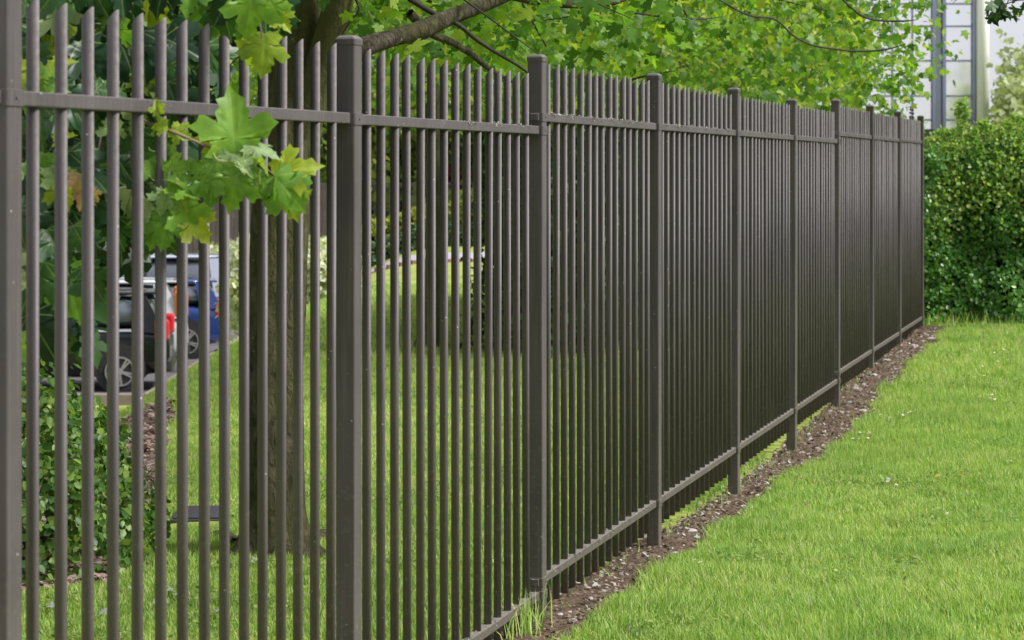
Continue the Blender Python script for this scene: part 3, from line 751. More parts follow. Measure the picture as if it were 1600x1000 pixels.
for i in range(60):
    a = RNG.uniform(0, 6.28); r = RNG.uniform(.6, 3.4); x, y = -.4 + r * math.cos(a), 10.6 + r * math.sin(a)
    if fence_side(x, y) > -.3: continue
    z = RNG.uniform(2.3, 3.4); d = Vector((math.cos(a), math.sin(a), -.25)); p0 = Vector((x, y, z))
    sg.append(([p0 - d * .7 + Vector((0, 0, .12)), p0, p0 + d * .45 + Vector((0, 0, -.08))], .007, .002))
twigs_mesh('twigs', sg, M['twig'], maple)
for pts in ([(1080, -30, 13.2), (1160, 20, 13.4), (1210, 30, 13.6), (1240, 56, 13.7), (1268, 70, 13.8), (1300, 76, 13.9), (1340, 80, 14), (1380, 78, 14), (1412, 70, 14)],
            [(1290, -30, 14), (1330, 12, 14), (1360, 30, 14), (1405, 33, 14), (1432, 31, 14)], [(900, -30, 12), (905, 0, 12), (900, 22, 12), (850, 32, 12)],
            [(990, 20, 12), (1080, 30, 12.2), (1130, 26, 12.3)], [(985, 125, 13), (1020, 116, 13), (1060, 110, 13)], [(1040, -20, 13), (1075, 30, 13), (1062, 80, 13)]):
    limb('branch', pts, [2.2] + [1.7] * (len(pts) - 2) + [.6], M['twig'], maple, .05, 6)

# ------------------------------------------------------------------ generic tree
def tree(name, label, x, y, r0, trunk_px, crown_clusters, per, spread, size, mat, barkm, group=None, keepfn=None, tmpl=STAR, faces=STAR_F, face=(0, -.3, .8), nlimb=7, lean=(0, 0), height=6.0, cat='tree', limb_from=.45):
    z = float(ground(x, y)); e = empty(name, (x, y, z)); tag(e, label, cat, group)
    pts = [(x, y, z - .1)] + [(x + lean[0] * t + .05 * math.sin(t * 7), y + lean[1] * t, z + height * t) for t in (.05, .2, .4, .6, .8, 1.0)]
    fl = lambda p, a: 1 + .6 * math.exp(-max(0, p.z - z) / (r0 * 1.3)) * (1 + .3 * math.sin(4 * a))
    tube('trunk', pts, [r0 * 1.05, r0, r0 * .93, r0 * .85, r0 * .7, r0 * .45, r0 * .15], barkm, e, 16, 5, .1, fl)
    cc = list(crown_clusters); c_in = [c for c in cc if keepfn is None or (keepfn(np.array([c]))[0] and (c[0] / c[1] * F + 800 < 1400 or c[1] > 70))] or cc
    for i in range(nlimb):
        c = Vector(c_in[int(RNG.integers(len(c_in)))]); t0 = RNG.uniform(limb_from, .85)
        p0 = Vector((x + lean[0] * t0, y + lean[1] * t0, z + height * t0))
        mid = p0.lerp(c, .5) + Vector((0, 0, .25))
        tube('limb', [p0, mid, c], [r0 * .35, r0 * .22, r0 * .05], barkm, e, 7, 5, .08)
    foliage('foliage', cc, per, spread, size, mat, e, tmpl, faces, keepfn=keepfn, face=face)
    return e
def ell(n, c, r, bottom=None, shell=.35):
    out = []
    while len(out) < n:
        v = rand_dirs(1)[0]; k = (1 - shell * RNG.uniform(0, 1) ** .8) ; q = (c[0] + v[0] * r[0] * k, c[1] + v[1] * r[1] * k, c[2] + v[2] * r[2] * k)
        if bottom is not None and q[2] < bottom: continue
        out.append(q)
    return out
# second maple, trunk seen between the bars, drooping crown above the fence
def crown2(p):
    Y = p[:, 1]; px = p[:, 0] / Y * F + 800; py = 262 - (p[:, 2] - EYE) / Y * F
    lim = np.interp(px, [200, 560, 700, 800, 1000, 1100, 1200, 1300, 1385, 1405, 1430, 1450, 1515, 1530], [215, 240, 225, 205, 165, 160, 172, 182, 188, 178, 160, 125, 110, -60]) + 16 * vnoise(px, Y * 30, .05, 54) + 10 * vnoise(px, Y * 20, .02, 55)
    return (py < lim) & (-fence_side(p[:, 0], p[:, 1]) > np.where((px > 1320) & (p[:, 2] > 2.27), -1.1, .1)) & (RNG.random(len(px)) < np.interp(px, [1380, 1435, 1470, 1530], [1, .8, .25, .07]))
cl = []
for i in range(1500):
    a = RNG.uniform(0, 2 * math.pi); r = 5.0 * RNG.uniform(0, 1) ** .5
    x, y = -.6 + r * math.cos(a), 19.8 + r * .95 * math.sin(a)
    z = 2.15 + abs(RNG.normal(0, 1.15)) + .06 * (5.0 - r); cl.append((x, y, z))
S2 = G(672, 541)
tree('maple_tree', 'slimmer maple with olive trunk further back behind the fence, bright yellow green crown', S2.x, S2.y, .095, None, cl, 18, (.22, .22, .11), .074, M['crown_mid'], M['bark_olive'],
     'trees on the lawn behind the fence', crown2, STAR_S, STAR_S_F, nlimb=16, height=5.2, limb_from=.5)
m2 = bpy.data.objects['maple_tree.001']
foliage('foliage', ell(220, (-.6, 19.8, 6.0), (4.6, 4.6, 3.0), 4.2), 30, (.4, .4, .3), .13, M['crown_mid'], m2, ROUND, ROUND_F)

# far trees behind
FT = [(-9.5, 66, 5.4, 'crown_far', 'pale green tree rising behind the parked vehicles'), (-5.0, 60, 5.0, 'crown_far', 'far yellow green tree beyond the pale footpath, seen through the second panel of bars'),
      (-.8, 64, 5.2, 'crown_far_dark', 'far darker green tree just right of the olive trunk'), (3.2, 58, 4.6, 'crown_far', 'far green tree above the third panel of the fence'),
      (6.4, 52, 3.8, 'crown_far', 'far bushy green tree just left of the white building'), (-14.5, 60, 5.0, 'crown_far_dark', 'dark green tree at the left end of the parking area')]
for x, y, r, mk, lb in FT:
    cl = ell(170, (x, y, 4.3), (r, r, 4.6), .2, .5)
    tree('broadleaf_tree', lb, x, y, .22, None, cl, 50, (.5, .5, .34), .29, M[mk], M['bark_olive'], 'far trees beyond the lawn', (lambda p: p[:, 0] / p[:, 1] * F + 800 < 1345 + 20 * vnoise(p[:, 2], p[:, 1], .9, 78)) if x > 3 else None, ROUND, ROUND_F, (0, -.6, .6), 6, height=7.5)
cl = ell(260, (19.2, 78, 2.2), (4.3, 3, 5.0), -1, .6)
tree('broadleaf_tree', 'pale hazy tree right of the white column, rising behind the hedge', 19.2, 78, .22, None, cl, 40, (.6, .6, .45), .30, M['crown_hazy'], M['bark_olive'], 'far trees beyond the lawn', lambda p: (p[:, 0] / p[:, 1] * F + 800 > 1552 + 14 * vnoise(p[:, 2], p[:, 1], .8, 77)) , ROUND, ROUND_F, nlimb=5, height=6)
# sprig of leaves at the top right corner, hung from a tree beyond the edge
sp = empty('overhanging_branch', tuple(P(1700, -60, 13)))
tag(sp, 'thin leafy branch reaching in at the top right corner of the view', 'branch')
tube('twig', [P(1760, -160, 13), P(1640, -30, 13), P(1585, 2, 13), P(1545, 8, 13)], [.02, .008, .004, .002], M['twig'], sp, 6, 5)
foliage('foliage', [tuple(P(x, y, 13)) for x, y in ((1585, 4), (1572, 14), (1560, 2), (1548, 12), (1600, -12), (1640, -30), (1680, -60), (1620, -50), (1590, -30))], 7, (.035, .1, .03), .085, M['crown_shaded'], sp)

# ------------------------------------------------------------------ hedges and shrubs
def hedge(name, label, p0, p1, thick, H, nleaf, size, mat, top_mat=None, top_n=0, shoots=.12, group=None, cat='hedge', zbase=None, seed=5, tmpl=ROUND, faces=ROUND_F, rough=.12):
    p0 = Vector(p0); p1 = Vector(p1); d = (p1 - p0); Lh = d.length; d.normalize(); nrm = Vector((d.y, -d.x))
    if nrm.y > 0: nrm = -nrm
    c = (p0 + p1) / 2; z0 = float(ground(c.x, c.y)) if zbase is None else zbase
    e = empty(name, (c.x, c.y, z0)); tag(e, label, cat, group)
    # surface samples: front, top, both ends, back
    u = RNG.uniform(0, Lh, nleaf); w_ = RNG.uniform(0, 1, nleaf); kind = RNG.random(nleaf)
    face_f = H / (H + thick * .8)
    depth = np.abs(RNG.normal(0, .07, nleaf))
    px = np.where(kind < face_f, u, u)
    bul = rough * vnoise(u + seed * 13, w_ * H, 1.1, seed) + rough * .6 * vnoise(u, w_ * H, 3.3, seed + 1) + rough * .35 * vnoise(u, w_ * H, 7.3, seed + 2)
    front = kind < face_f * .82; top = kind >= face_f; back = ~front & ~top
    topedge = rough * .8 * vnoise(u, 3, 1.3, seed + 3) + rough * .5 * vnoise(u, 3, 4.0, seed + 4)
    off = np.where(front, thick / 2 + bul - depth, np.where(back, -thick / 2 - bul + depth, (w_ - .5) * thick))
    zz = np.where(top, H + topedge - depth, w_ ** .9 * (H + topedge))
    taper = lambda q: 1 - .42 * np.clip((q / H - .5) / .6, 0, 1.2) ** 2
    off = off * taper(zz)
    k = RNG.random(nleaf) < min(.25, thick / Lh)             # ends
    u = np.where(k, np.where(RNG.random(nleaf) < .5, depth - bul, Lh - depth + bul), u)
    off = np.where(k, RNG.uniform(-.5, .5, nleaf) * thick, off)
    X = p0.x + d.x * u + nrm.x * off; Y = p0.y + d.y * u + nrm.y * off
    Z = ground(X, Y) + zz if zbase is None else zbase + zz
    pos = np.stack([X, Y, Z], 1)
    outn = np.stack([nrm.x * np.sign(off), nrm.y * np.sign(off), np.where(top, 1.0, .25)], 1)
    nr = outn + rand_dirs(nleaf) * .75; tip = rand_dirs(nleaf) + np.array([0, 0, -.35]) + outn * .3
    V, Fc = leaf_cloud(pos, tip, nr, size * RNG.uniform(.6, 1.25, nleaf), tmpl, faces)
    o = obj_np('foliage', V, Fc, mat, None); keep(o, e); o['kind'] = 'stuff'
    if top_mat:
        u = RNG.uniform(0, Lh, top_n); r_ = RNG.random(top_n)
        sh = np.floor(u * 9); jit = ((np.sin(sh * 12.9898 + seed) * 43758.5453) % 1)
        hh = H - 1.05 + (r_ ** .42) * (1.05 + shoots * (0.3 + 1.5 * jit)) + rough * .8 * vnoise(u, 3, 1.3, seed + 3)
        spread_ = np.where(RNG.random(top_n) < .35, .5, RNG.uniform(-.45, .5, top_n)) * thick
        spread_ = np.where(RNG.random(top_n) < .6, .5 + rough * 1.0 * vnoise(u + seed * 13, hh, 1.1, seed), spread_ / thick) * thick * taper(hh)
        X = p0.x + d.x * u + nrm.x * spread_; Y = p0.y + d.y * u + nrm.y * spread_
        pos = np.stack([X, Y, (ground(X, Y) if zbase is None else zbase) + hh], 1)
        V, Fc = leaf_cloud(pos, rand_dirs(top_n) + np.array([0, -.1, .5]), rand_dirs(top_n) + np.array([0, -.5, .4]), size * RNG.uniform(.6, 1.15, top_n), tmpl, faces)
        o = obj_np('new_shoots', V, Fc, top_mat, None); keep(o, e); o['kind'] = 'stuff'
    # added dark block well inside the leaves, blocks see-through, stands for dense inner twigs
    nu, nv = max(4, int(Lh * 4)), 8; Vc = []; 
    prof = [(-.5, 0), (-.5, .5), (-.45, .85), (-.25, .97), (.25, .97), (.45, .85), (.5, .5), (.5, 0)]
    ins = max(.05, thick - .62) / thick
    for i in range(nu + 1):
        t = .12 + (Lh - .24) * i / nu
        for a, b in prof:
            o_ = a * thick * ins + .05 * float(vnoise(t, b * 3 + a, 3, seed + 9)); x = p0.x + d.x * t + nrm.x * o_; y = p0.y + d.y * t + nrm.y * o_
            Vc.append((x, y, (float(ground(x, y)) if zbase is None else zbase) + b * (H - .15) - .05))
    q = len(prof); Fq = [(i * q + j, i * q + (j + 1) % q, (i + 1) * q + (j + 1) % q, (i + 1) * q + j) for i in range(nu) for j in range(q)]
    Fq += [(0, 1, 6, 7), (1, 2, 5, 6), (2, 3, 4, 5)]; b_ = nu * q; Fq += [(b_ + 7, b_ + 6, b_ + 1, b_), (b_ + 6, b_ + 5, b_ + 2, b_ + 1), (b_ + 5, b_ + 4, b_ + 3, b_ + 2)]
    o = obj_np('dark_core', Vc, Fq, M['core'], None); keep(o, e)
    return e
hx, hy = fence_xy(9.15)
hedge('hedge', 'tall bushy green hedge with pale new shoots standing at the far end of the fence', (hx + .02, 22.75), (hx + 6.5, 22.3), 1.1, 1.72, 90000, .050, M['hedge'], M['hedge_new'], 30000, .30, 'tall hedges', seed=8, rough=.20)
hedge('hedge', 'dark green hedge running right behind the fence bars', (-.05, 18.95), (3.75, 22.3), 1.0, 1.9, 22000, .065, M['hedge_dark'], None, 0, group='tall hedges', seed=15)
hedge('hedge', 'dark end of hedge turning away behind the olive tree trunk', (.12, 19.9), (.22, 26.6), .8, 1.85, 9000, .07, M['hedge_dark'], None, 0, group='tall hedges', seed=19)
hedge('low_hedge', 'low dark green hedge beyond the pale footpath', (-6.5, 48.6), (4.0, 53.6), .9, .50, 6000, .10, M['hedge_dark'], None, 0, group='planting beyond the footpath', seed=23)
hedge('low_hedge', 'yellow green clipped hedge under the far railings', (-7.2, 51.5), (4.4, 56.5), 1.4, 1.02, 9000, .12, M['yellow_shrub'], None, 0, group='planting beyond the footpath', seed=27)

def shrub(name, label, c, r, n, size, mat, group=None, stems=6, cat='shrub', tmpl=ROUND, faces=ROUND_F, flat=.0, core=True):
    x, y = c; z = float(ground(x, y)); e = empty(name, (x, y, z)); tag(e, label, cat, group)
    v = rand_dirs(n); v[:, 2] = np.abs(v[:, 2]) * 1.0 - flat * RNG.random(n)
    k = 1 - np.abs(RNG.normal(0, .13, n)); k += .13 * vnoise(v[:, 0] * 3 + x, v[:, 2] * 3 + y, 1.3, 61) + .08 * vnoise(v[:, 0] * 3, v[:, 2] * 3 + v[:, 1], 3.1, 62)
    v2 = np.sign(v) * np.abs(v) ** .8
    pos = np.array([x, y, z]) + v2 * np.array(r) * k[:, None]
    pos = pos[pos[:, 2] > ground(pos[:, 0], pos[:, 1]) + .01]; n = len(pos)
    nr = (pos - np.array([x, y, z + r[2] * .3])) / np.array(r) + rand_dirs(n) * .7 + np.array([0, 0, .2])
    V, Fc = leaf_cloud(pos, rand_dirs(n) + np.array([0, 0, -.2]), nr, size * RNG.uniform(.6, 1.25, n), tmpl, faces)
    o = obj_np('foliage', V, Fc, mat, None); keep(o, e); o['kind'] = 'stuff'
    for i in range(stems):
        a = 6.28 * i / stems + .4; q = Vector((x + r[0] * .75 * math.cos(a), y + r[1] * .75 * math.sin(a), z + r[2] * RNG.uniform(.45, .85)))
        b = Vector((x + .1 * math.cos(a), y + .1 * math.sin(a), z - .05))
        tube('stem', [b, b.lerp(q, .5) + Vector((0, 0, .1)), q], [.014 * (1 + r[0]), .010 * (1 + r[0]), .003], M['twig'], e, 6, 4, .1)
    return e
nearbush = shrub('shrub', 'leafy green shrub on bark mulch, low behind the leftmost panel of the fence', (-2.28, 9.75), (.70, .75, 1.03), 11000, .042, M['shrub'], stems=14, flat=.25)
shrub('shrub', 'cream and green variegated bush right of the parked cars, behind the thick trunk', (-3.15, 31.5), (1.0, .9, 1.15), 5200, .11, M['pale_shrub'], 'pale bushes', flat=.2)
shrub('shrub', 'pale variegated bush at the back corner of the parking area', (-6.0, 52), (1.5, 1.2, 2.3), 5500, .15, M['pale_shrub'], 'pale bushes', flat=.2)
shrub('shrub', 'creamy white flowering bush on the far bank between the cars and the footpath', (-4.7, 49.5), (1.6, 1.0, 1.9), 5200, .15, M['pale_shrub'], 'pale bushes', flat=.2)
shrub('shrub', 'red leaved bush by the far railings, right of the olive trunk', (-1.75, 60), (1.1, .8, 2.0), 3500, .16, M['red_shrub'], 'bushes at the far railings', flat=.1)
shrub('shrub', 'fresh green bush in front of the far railings, right of the olive trunk', (-1.35, 54), (1.0, .8, 1.25), 3500, .13, M['crown_far'], 'bushes at the far railings', flat=.1)
shrub('shrub', 'grey green bush behind the far railings, left of the olive trunk', (-4.6, 61), (2.6, 1.0, 1.9), 5500, .17, M['crown_far_dark'], 'bushes at the far railings', flat=.1)

hedge('hedgerow', 'long dark overgrown hedgerow closing the view far behind everything', (-40, 88), (14, 92), 3.0, 4.6, 16000, .45, M['crown_far_dark'], None, 0, group=None, seed=33, rough=.8)
# far boundary: railings on the right part, timber boards on the left
fr = empty('railing', (-2.5, 57.5, float(ground(-2.5, 57.5)))); tag(fr, 'thin grey railings on the far side beyond the yellow green hedge', 'railing')
bar_me = MB().box(-.015, .015, -.015, .015, 0, 1.62).mesh('bar', M['railing'])
for i in range(62):
    o = link(bpy.data.objects.new('bar', bar_me), fr); o.location = (-3.6 + i * .13, 0, -.05)
for z in (1.56, .15):
    MB().box(-3.7, 4.5, -.03, .03, z, z + .05).build('rail', M['railing'], fr)
tf = empty('timber_fence', (-8.5, 56.5, float(ground(-8.5, 56.5)) )); tag(tf, 'weathered grey brown board fence behind the cars at the edge of the trees', 'fence')
bd_me = MB().box(-.07, .07, -.012, .012, -.3, 3.2, .004).mesh('board', M['wood'])
for i in range(44):
    o = link(bpy.data.objects.new('board', bd_me), tf); o.location = (-2.6 + i * .152, random.uniform(-.01, .01), random.uniform(-.03, .03))
MB().box(-2.7, 4.1, .014, .07, 2.5, 2.6).build('rail', M['wood'], tf)
MB().box(-2.7, 4.1, .014, .07, .5, .6).build('rail', M['wood'], tf)

# ------------------------------------------------------------------ vehicles
M['glass'] = plain('tinted_glass', (.13, .15, .18), .08, metal=.45, spec=.9)
M['tyre'] = plain('tyre_rubber', (.018, .018, .02), .85)
M['alloy'] = plain('alloy_metal', (.42, .42, .45), .3, metal=.6)
M['lamp_red'] = plain('red_lamp', (.55, .015, .03), .2)
M['lamp_orange'] = plain('orange_lamp', (.75, .20, .03), .2)
M['black_trim'] = plain('black_trim', (.02, .02, .022), .5)
M['chrome'] = plain('chrome', (.6, .6, .62), .15, metal=.9)
M['plate'] = plain('yellow_plate', (.65, .50, .05), .5)
def paint(name, c, rough=.22):
    m, nt, b = new_mat(name); b.inputs['Specular IOR Level'].default_value = .3; b.inputs['Base Color'].default_value = (*c, 1); b.inputs['Roughness'].default_value = rough
    b.inputs['Coat Weight'].default_value = .9 if max(c) > .05 else .35; b.inputs['Coat Roughness'].default_value = .04; return m
def loft(sections, close_ends=True):
    n = len(sections[0]); V = [p for s in sections for p in s]; Fc = []
    for i in range(len(sections) - 1):
        for j in range(n): Fc.append((i * n + j, i * n + (j + 1) % n, (i + 1) * n + (j + 1) % n, (i + 1) * n + j))
    return V, Fc
def loft_obj(name, sections, mat, parent, sub=1):
    V, Fc = loft(sections); b = bmesh.new(); vs = [b.verts.new(v) for v in V]; n = len(sections[0])
    for f in Fc: b.faces.new([vs[i] for i in f])
    b.faces.new([vs[i] for i in range(n)][::-1]); b.faces.new([vs[len(V) - n + i] for i in range(n)])
    bmesh.ops.recalc_face_normals(b, faces=b.faces)
    for f in b.faces: f.smooth = True
    o = bm_obj(b, name, mat, parent)
    if sub: md = o.modifiers.new('smooth', 'SUBSURF'); md.levels = sub; md.render_levels = sub
    return o
ST = [(-2.05, .48, .74, .66, .62), (-2.03, .36, .86, .76, .72), (-1.93, .26, .96, .82, .79), (-1.5, .22, .98, .86, .83), (-.5, .20, .97, .87, .84), (.6, .20, .96, .87, .84),
      (1.15, .22, .93, .86, .80), (1.65, .24, .82, .82, .72), (1.95, .28, .70, .74, .60), (2.05, .38, .58, .62, .5)]
def car(label, x, y, z, rot, col, H=1.48, Ls=1.0, lamp='lamp_red', lamp_z=(.76, 1.02), lamp_w=.16, plate=True, rear_x=None, rim5=True, roof_mat=None, van=False, name='parked_car', cat='car', trim=False):
    e = empty(name, (x, y, z), rot); tag(e, label, cat, 'vehicles in the parking area')
    pm = paint('paint_' + cat, col)
    belt = .97 if not van else 1.08; s = belt / .97
    secs = []
    for (sx, zb, zt, wb, wt) in ST:
        sx *= Ls; zt *= s
        m_ = zb + (zt - zb) * .5
        half = [(wb * .88, zb), (wb, zb + .08), (wb * 1.0, m_), (wb * .985, zt - .08), (wt, zt)]
        secs.append([(sx, -y_, z_) for y_, z_ in half] + [(sx, 0, zt + .015)] + [(sx, y_, z_) for y_, z_ in half[::-1]] + [(sx, 0, zb)])
    loft_obj('body', secs, pm, e)
    # cabin: glass house, roof and pillars
    xr0, xr1 = (-1.96 * Ls, -1.66 * Ls) if not van else (-2.02 * Ls, -1.98 * Ls)
    xf0, xf1 = 1.15 * Ls, .30 * Ls
    def ring(xa, xb, wy, z_, r=.16):
        return [(xa + r, -wy, z_), ((xa + xb) / 2, -wy - .01, z_), (xb - r, -wy, z_), (xb, -wy + r, z_), (xb + .03, 0, z_), (xb, wy - r, z_), (xb - r, wy, z_), ((xa + xb) / 2, wy + .01, z_), (xa + r, wy, z_), (xa, wy - r, z_), (xa - .03, 0, z_), (xa, -wy + r, z_)]
    lv = [(0, .80, belt - .03), (.5, .73, belt + (H - belt) * .5), (.92, .64, H - .06)]
    loft_obj('windows', [ring(xr0 + (xr1 - xr0) * t, xf0 + (xf1 - xf0) * t, wy, z_) for t, wy, z_ in lv], M['glass'], e)
    loft_obj('roof', [ring(xr1 - .02, xf1 + .10, .665, H - .085), ring(xr1 - .02, xf1 + .05, .655, H - .03), ring(xr1 + .10, xf1 - .12, .56, H), ring(xr1 + .5, xf1 - .5, .2, H + .01, .08)], roof_mat or pm, e)
    def pillar(nm, pts, mat):
        for sgn in (-1, 1):
            b = bmesh.new(); rows = []
            for (px_, pz_) in pts:
                t = (pz_ - belt) / (H - belt); wy = .80 + (.655 - .80) * t
                rows.append((b.verts.new((px_, sgn * (wy - .02), pz_)), b.verts.new((px_, sgn * (wy + .022), pz_))))
            m_ = len(rows)
            b.faces.new([r[1] for r in rows]); b.faces.new([r[0] for r in rows][::-1])
            for i in range(m_): b.faces.new((rows[i][0], rows[(i + 1) % m_][0], rows[(i + 1) % m_][1], rows[i][1]))
            bmesh.ops.recalc_face_normals(b, faces=b.faces); bm_obj(b, nm, mat, e)
    pillar('pillar', [(xr0 - .0, belt - .03), (xr0 + (.42 if not van else 2.0), belt - .03), (xr1 + (.22 if not van else 1.9), H - .07), (xr1 - .0, H - .07)], pm)
    if not van: pillar('door_pillar', [(-.32, belt - .02), (-.22, belt - .02), (-.26, H - .07), (-.36, H - .07)], M['black_trim'])
    pillar('windscreen_pillar', [(xf0 - .10, belt - .03), (xf0, belt - .03), (xf1 + .06, H - .07), (xf1 - .06, H - .07)], pm)
    if trim:
        pillar('window_trim', [(xr0 + .50, belt - .02), (xf0 - .10, belt - .03), (xf0 - .10, belt + .0), (xr0 + .52, belt + .02)], M['chrome'])
    if not van: MB().box(xr1 - .20, xr1 + .04, -.56, .56, H - .055, H - .02, .012).build('spoiler', pm, e)
    for sgn in (-1, 1):
        y0, y1 = sorted((sgn * (.80 - lamp_w), sgn * .835))
        lm_ = MB().box(-2.035 * Ls, -1.80 * Ls, y0, y1, lamp_z[0], lamp_z[1], .055, 3).build('tail_lamp', M[lamp], e)
        MB().box(-2.043 * Ls, -1.92 * Ls, y0 + .02, y1 - .025, lamp_z[0] + .03, lamp_z[0] + .08, .01).build('reversing_lens', M['chrome'], lm_)
        y0, y1 = sorted((sgn * .45, sgn * .70)); MB().box(1.86 * Ls, 2.03 * Ls, y0, y1, .60, .74, .03, 2).build('headlight', M['chrome'], e)
        y0, y1 = sorted((sgn * .84, sgn * 1.0)); MB().box(.72, .86, y0, y1, belt - .02, belt + .13, .03, 2).build('wing_mirror', pm, e)
        for hx_ in (-.62, .32): 
            y0, y1 = sorted((sgn * .862, sgn * .895)); MB().box(hx_ - .10, hx_ + .10, y0, y1, belt - .17, belt - .135, .01).build('door_handle', M['black_trim'] if not trim else M['chrome'], e)
        for wx in (-1.27 * Ls, 1.25 * Ls):
            MB().cyl((wx, sgn * .79, .36), .40, .17, 'Y', 28).build('wheel_arch', M['black_trim'], e)
            we = MB().cyl((0, 0, 0), .325, .19, 'Y', 32).build('wheel', M['tyre'], e, False); we.location = (wx, sgn * .795, .325)
            rm = MB(); rm.cyl((0, sgn * .096, 0), .215, .006, 'Y', 28)
            rm2 = MB()
            for q in range(5):
                for dq in (-.13, .13):
                    a = 2 * math.pi * q / 5 + dq + .3
                    b = bmesh.new(); bmesh.ops.create_cube(b, size=1); bmesh.ops.scale(b, vec=(.20, .03, .028), verts=b.verts)
                    bmesh.ops.translate(b, vec=(.115, sgn * .104, 0), verts=b.verts); bmesh.ops.rotate(b, cent=(0, 0, 0), matrix=Matrix.Rotation(a, 3, 'Y'), verts=b.verts); rm2._add(b)
            rm2.cyl((0, sgn * .106, 0), .05, .03, 'Y', 16)
            for q in range(32):
                a = 2 * math.pi * q / 32; b = bmesh.new(); bmesh.ops.create_cube(b, size=1); bmesh.ops.scale(b, vec=(.022, .04, .048), verts=b.verts)
                bmesh.ops.translate(b, vec=(.222, sgn * .10, 0), verts=b.verts); bmesh.ops.rotate(b, cent=(0, 0, 0), matrix=Matrix.Rotation(a, 3, 'Y'), verts=b.verts); rm2._add(b)
            rm.build('hub_shadow_disc', M['black_trim'], we); rm2.build('rim', M['alloy'], we)
    MB().box(-2.075 * Ls, -1.84 * Ls, -.76, .76, .30, .52, .05, 2).build('bumper', M['black_trim'], e)
    return e
LOTZ = -1.852
def car_at(label, px_rear, Y, *a, rot=math.pi, **k):
    x = (px_rear - 800) / F * Y - 2.05 * k.get('Ls', 1.0)
    return car(label, x, Y, LOTZ, rot, *a, **k)
car_at('black car with silver spoked wheels and chrome window line, nearest the lawn slope', 268, 35.2, (.004, .0045, .007), H=1.58, lamp_z=(.80, 1.14), trim=True, lamp_w=.2, rot=math.pi + .10)
car_at('silver car with tall orange red rear lamp, second in the row', 292, 38.2, (.50, .52, .56), H=1.60, lamp='lamp_orange', lamp_z=(.95, 1.42), lamp_w=.22, rot=math.pi + .16)
car_at('dark blue hatchback with pale sky reflecting rear, third in the row', 352, 41.0, (.008, .03, .16), H=1.46, lamp='lamp_red', rot=math.pi + .18)
car_at('tall silver blue people carrier with red rear lamp, farthest right in the row', 374, 44.6, (.40, .44, .54), H=1.78, lamp_z=(.90, 1.32), Ls=1.08, lamp_w=.22, rot=math.pi + .12)
car_at('white van parked behind the row, its long roof showing above the black car', 270, 49.5, (.75, .76, .80), H=2.35, Ls=1.25, lamp_z=(.8, 1.1), van=True, name='parked_van', cat='van', rot=math.pi + .03)

# ------------------------------------------------------------------ white panelled building
BYD = 80.0; mpx = BYD / F
def bx_(px): return (px - 800) * mpx
def bz_(py): return EYE + (262 - py) * mpx
bgx = bx_(1400); bgz = float(ground(bgx, BYD))
bl = empty('building', (bgx, BYD, bgz)); tag(bl, 'modern white building with blue grey mullions and a round white corner column', 'building')
def bpart(nm, x0, x1, y0, y1, z0, z1, mat, bev=0.0, par=None):
    o = MB().box(x0, x1, y0, y1, z0, z1, bev).build(nm, mat, None); keep(o, par or bl); return o
bpart('wall', bx_(1150), bx_(1520), BYD + .12, BYD + 14, bgz - .3, bz_(-300), M['bld_blue'])
bpart('base', bx_(1150), bx_(1524), BYD + .02, BYD + .118, bgz - .3, bz_(204), M['bld_dark'])
rows = [203, 187.5, 150, 95, 41, 6, -50, -100, -155, -210, -290]
cols = [(1478, 1518.5), (1427, 1455.5), (1396, 1424.5), (1346, 1393), (1296, 1343), (1246, 1293), (1196, 1243)]
pm_cache = {}
for (c0, c1) in cols:
    for a, b in zip(rows, rows[1:]):
        w_, h_ = round(bx_(c1) - bx_(c0), 4), round((a - b) * mpx - .05, 4)
        if (w_, h_) not in pm_cache: pm_cache[(w_, h_)] = MB().box(-w_ / 2, w_ / 2, -.03, .03, 0, h_, .01).mesh('panel', M['bld_white'])
        o = link(bpy.data.objects.new('panel', pm_cache[(w_, h_)]), bl)
        o.location = ((bx_(c0) + bx_(c1)) / 2 - bgx, .06 + random.uniform(-.006, .006), bz_(a) + .025 - bgz)
for pxm, wd in ((1458.5, 5), (1474.5, 5), (1520.5, 3.6), (1425.8, 1.6), (1394.5, 2), (1344.5, 2), (1294.5, 2), (1244.5, 2)):
    bpart('mullion', bx_(pxm - wd / 2), bx_(pxm + wd / 2), BYD - .16 if wd > 3 else BYD - .05, BYD + .119, bz_(203), bz_(-300), M['bld_blue'])
bpart('recess_panel', bx_(1462), bx_(1471), BYD + .05, BYD + .118, bz_(203), bz_(-300), M['bld_strip'])
for r_ in rows[1:-1]:
    bpart('transom', bx_(1196), bx_(1457), BYD - .04, BYD + .1, bz_(r_) - .022, bz_(r_) + .022, M['bld_blue'])
    bpart('transom', bx_(1477), bx_(1519), BYD - .04, BYD + .1, bz_(r_) - .028, bz_(r_) + .028, M['bld_blue'])
o = MB().cyl((bx_(1534.5), BYD + .02, (bgz + bz_(-330)) / 2), 11.2 * mpx, bz_(-330) - bgz, 'Z', 40).build('column', M['bld_col'], None, True); keep(o, bl)
for p_ in o.data.polygons:
    if abs(p_.normal.z) > .9: p_.use_smooth = False
bpart('roof', bx_(1140), bx_(1555), BYD - .6, BYD + 14.5, bz_(-330), bz_(-345), M['bld_white'])

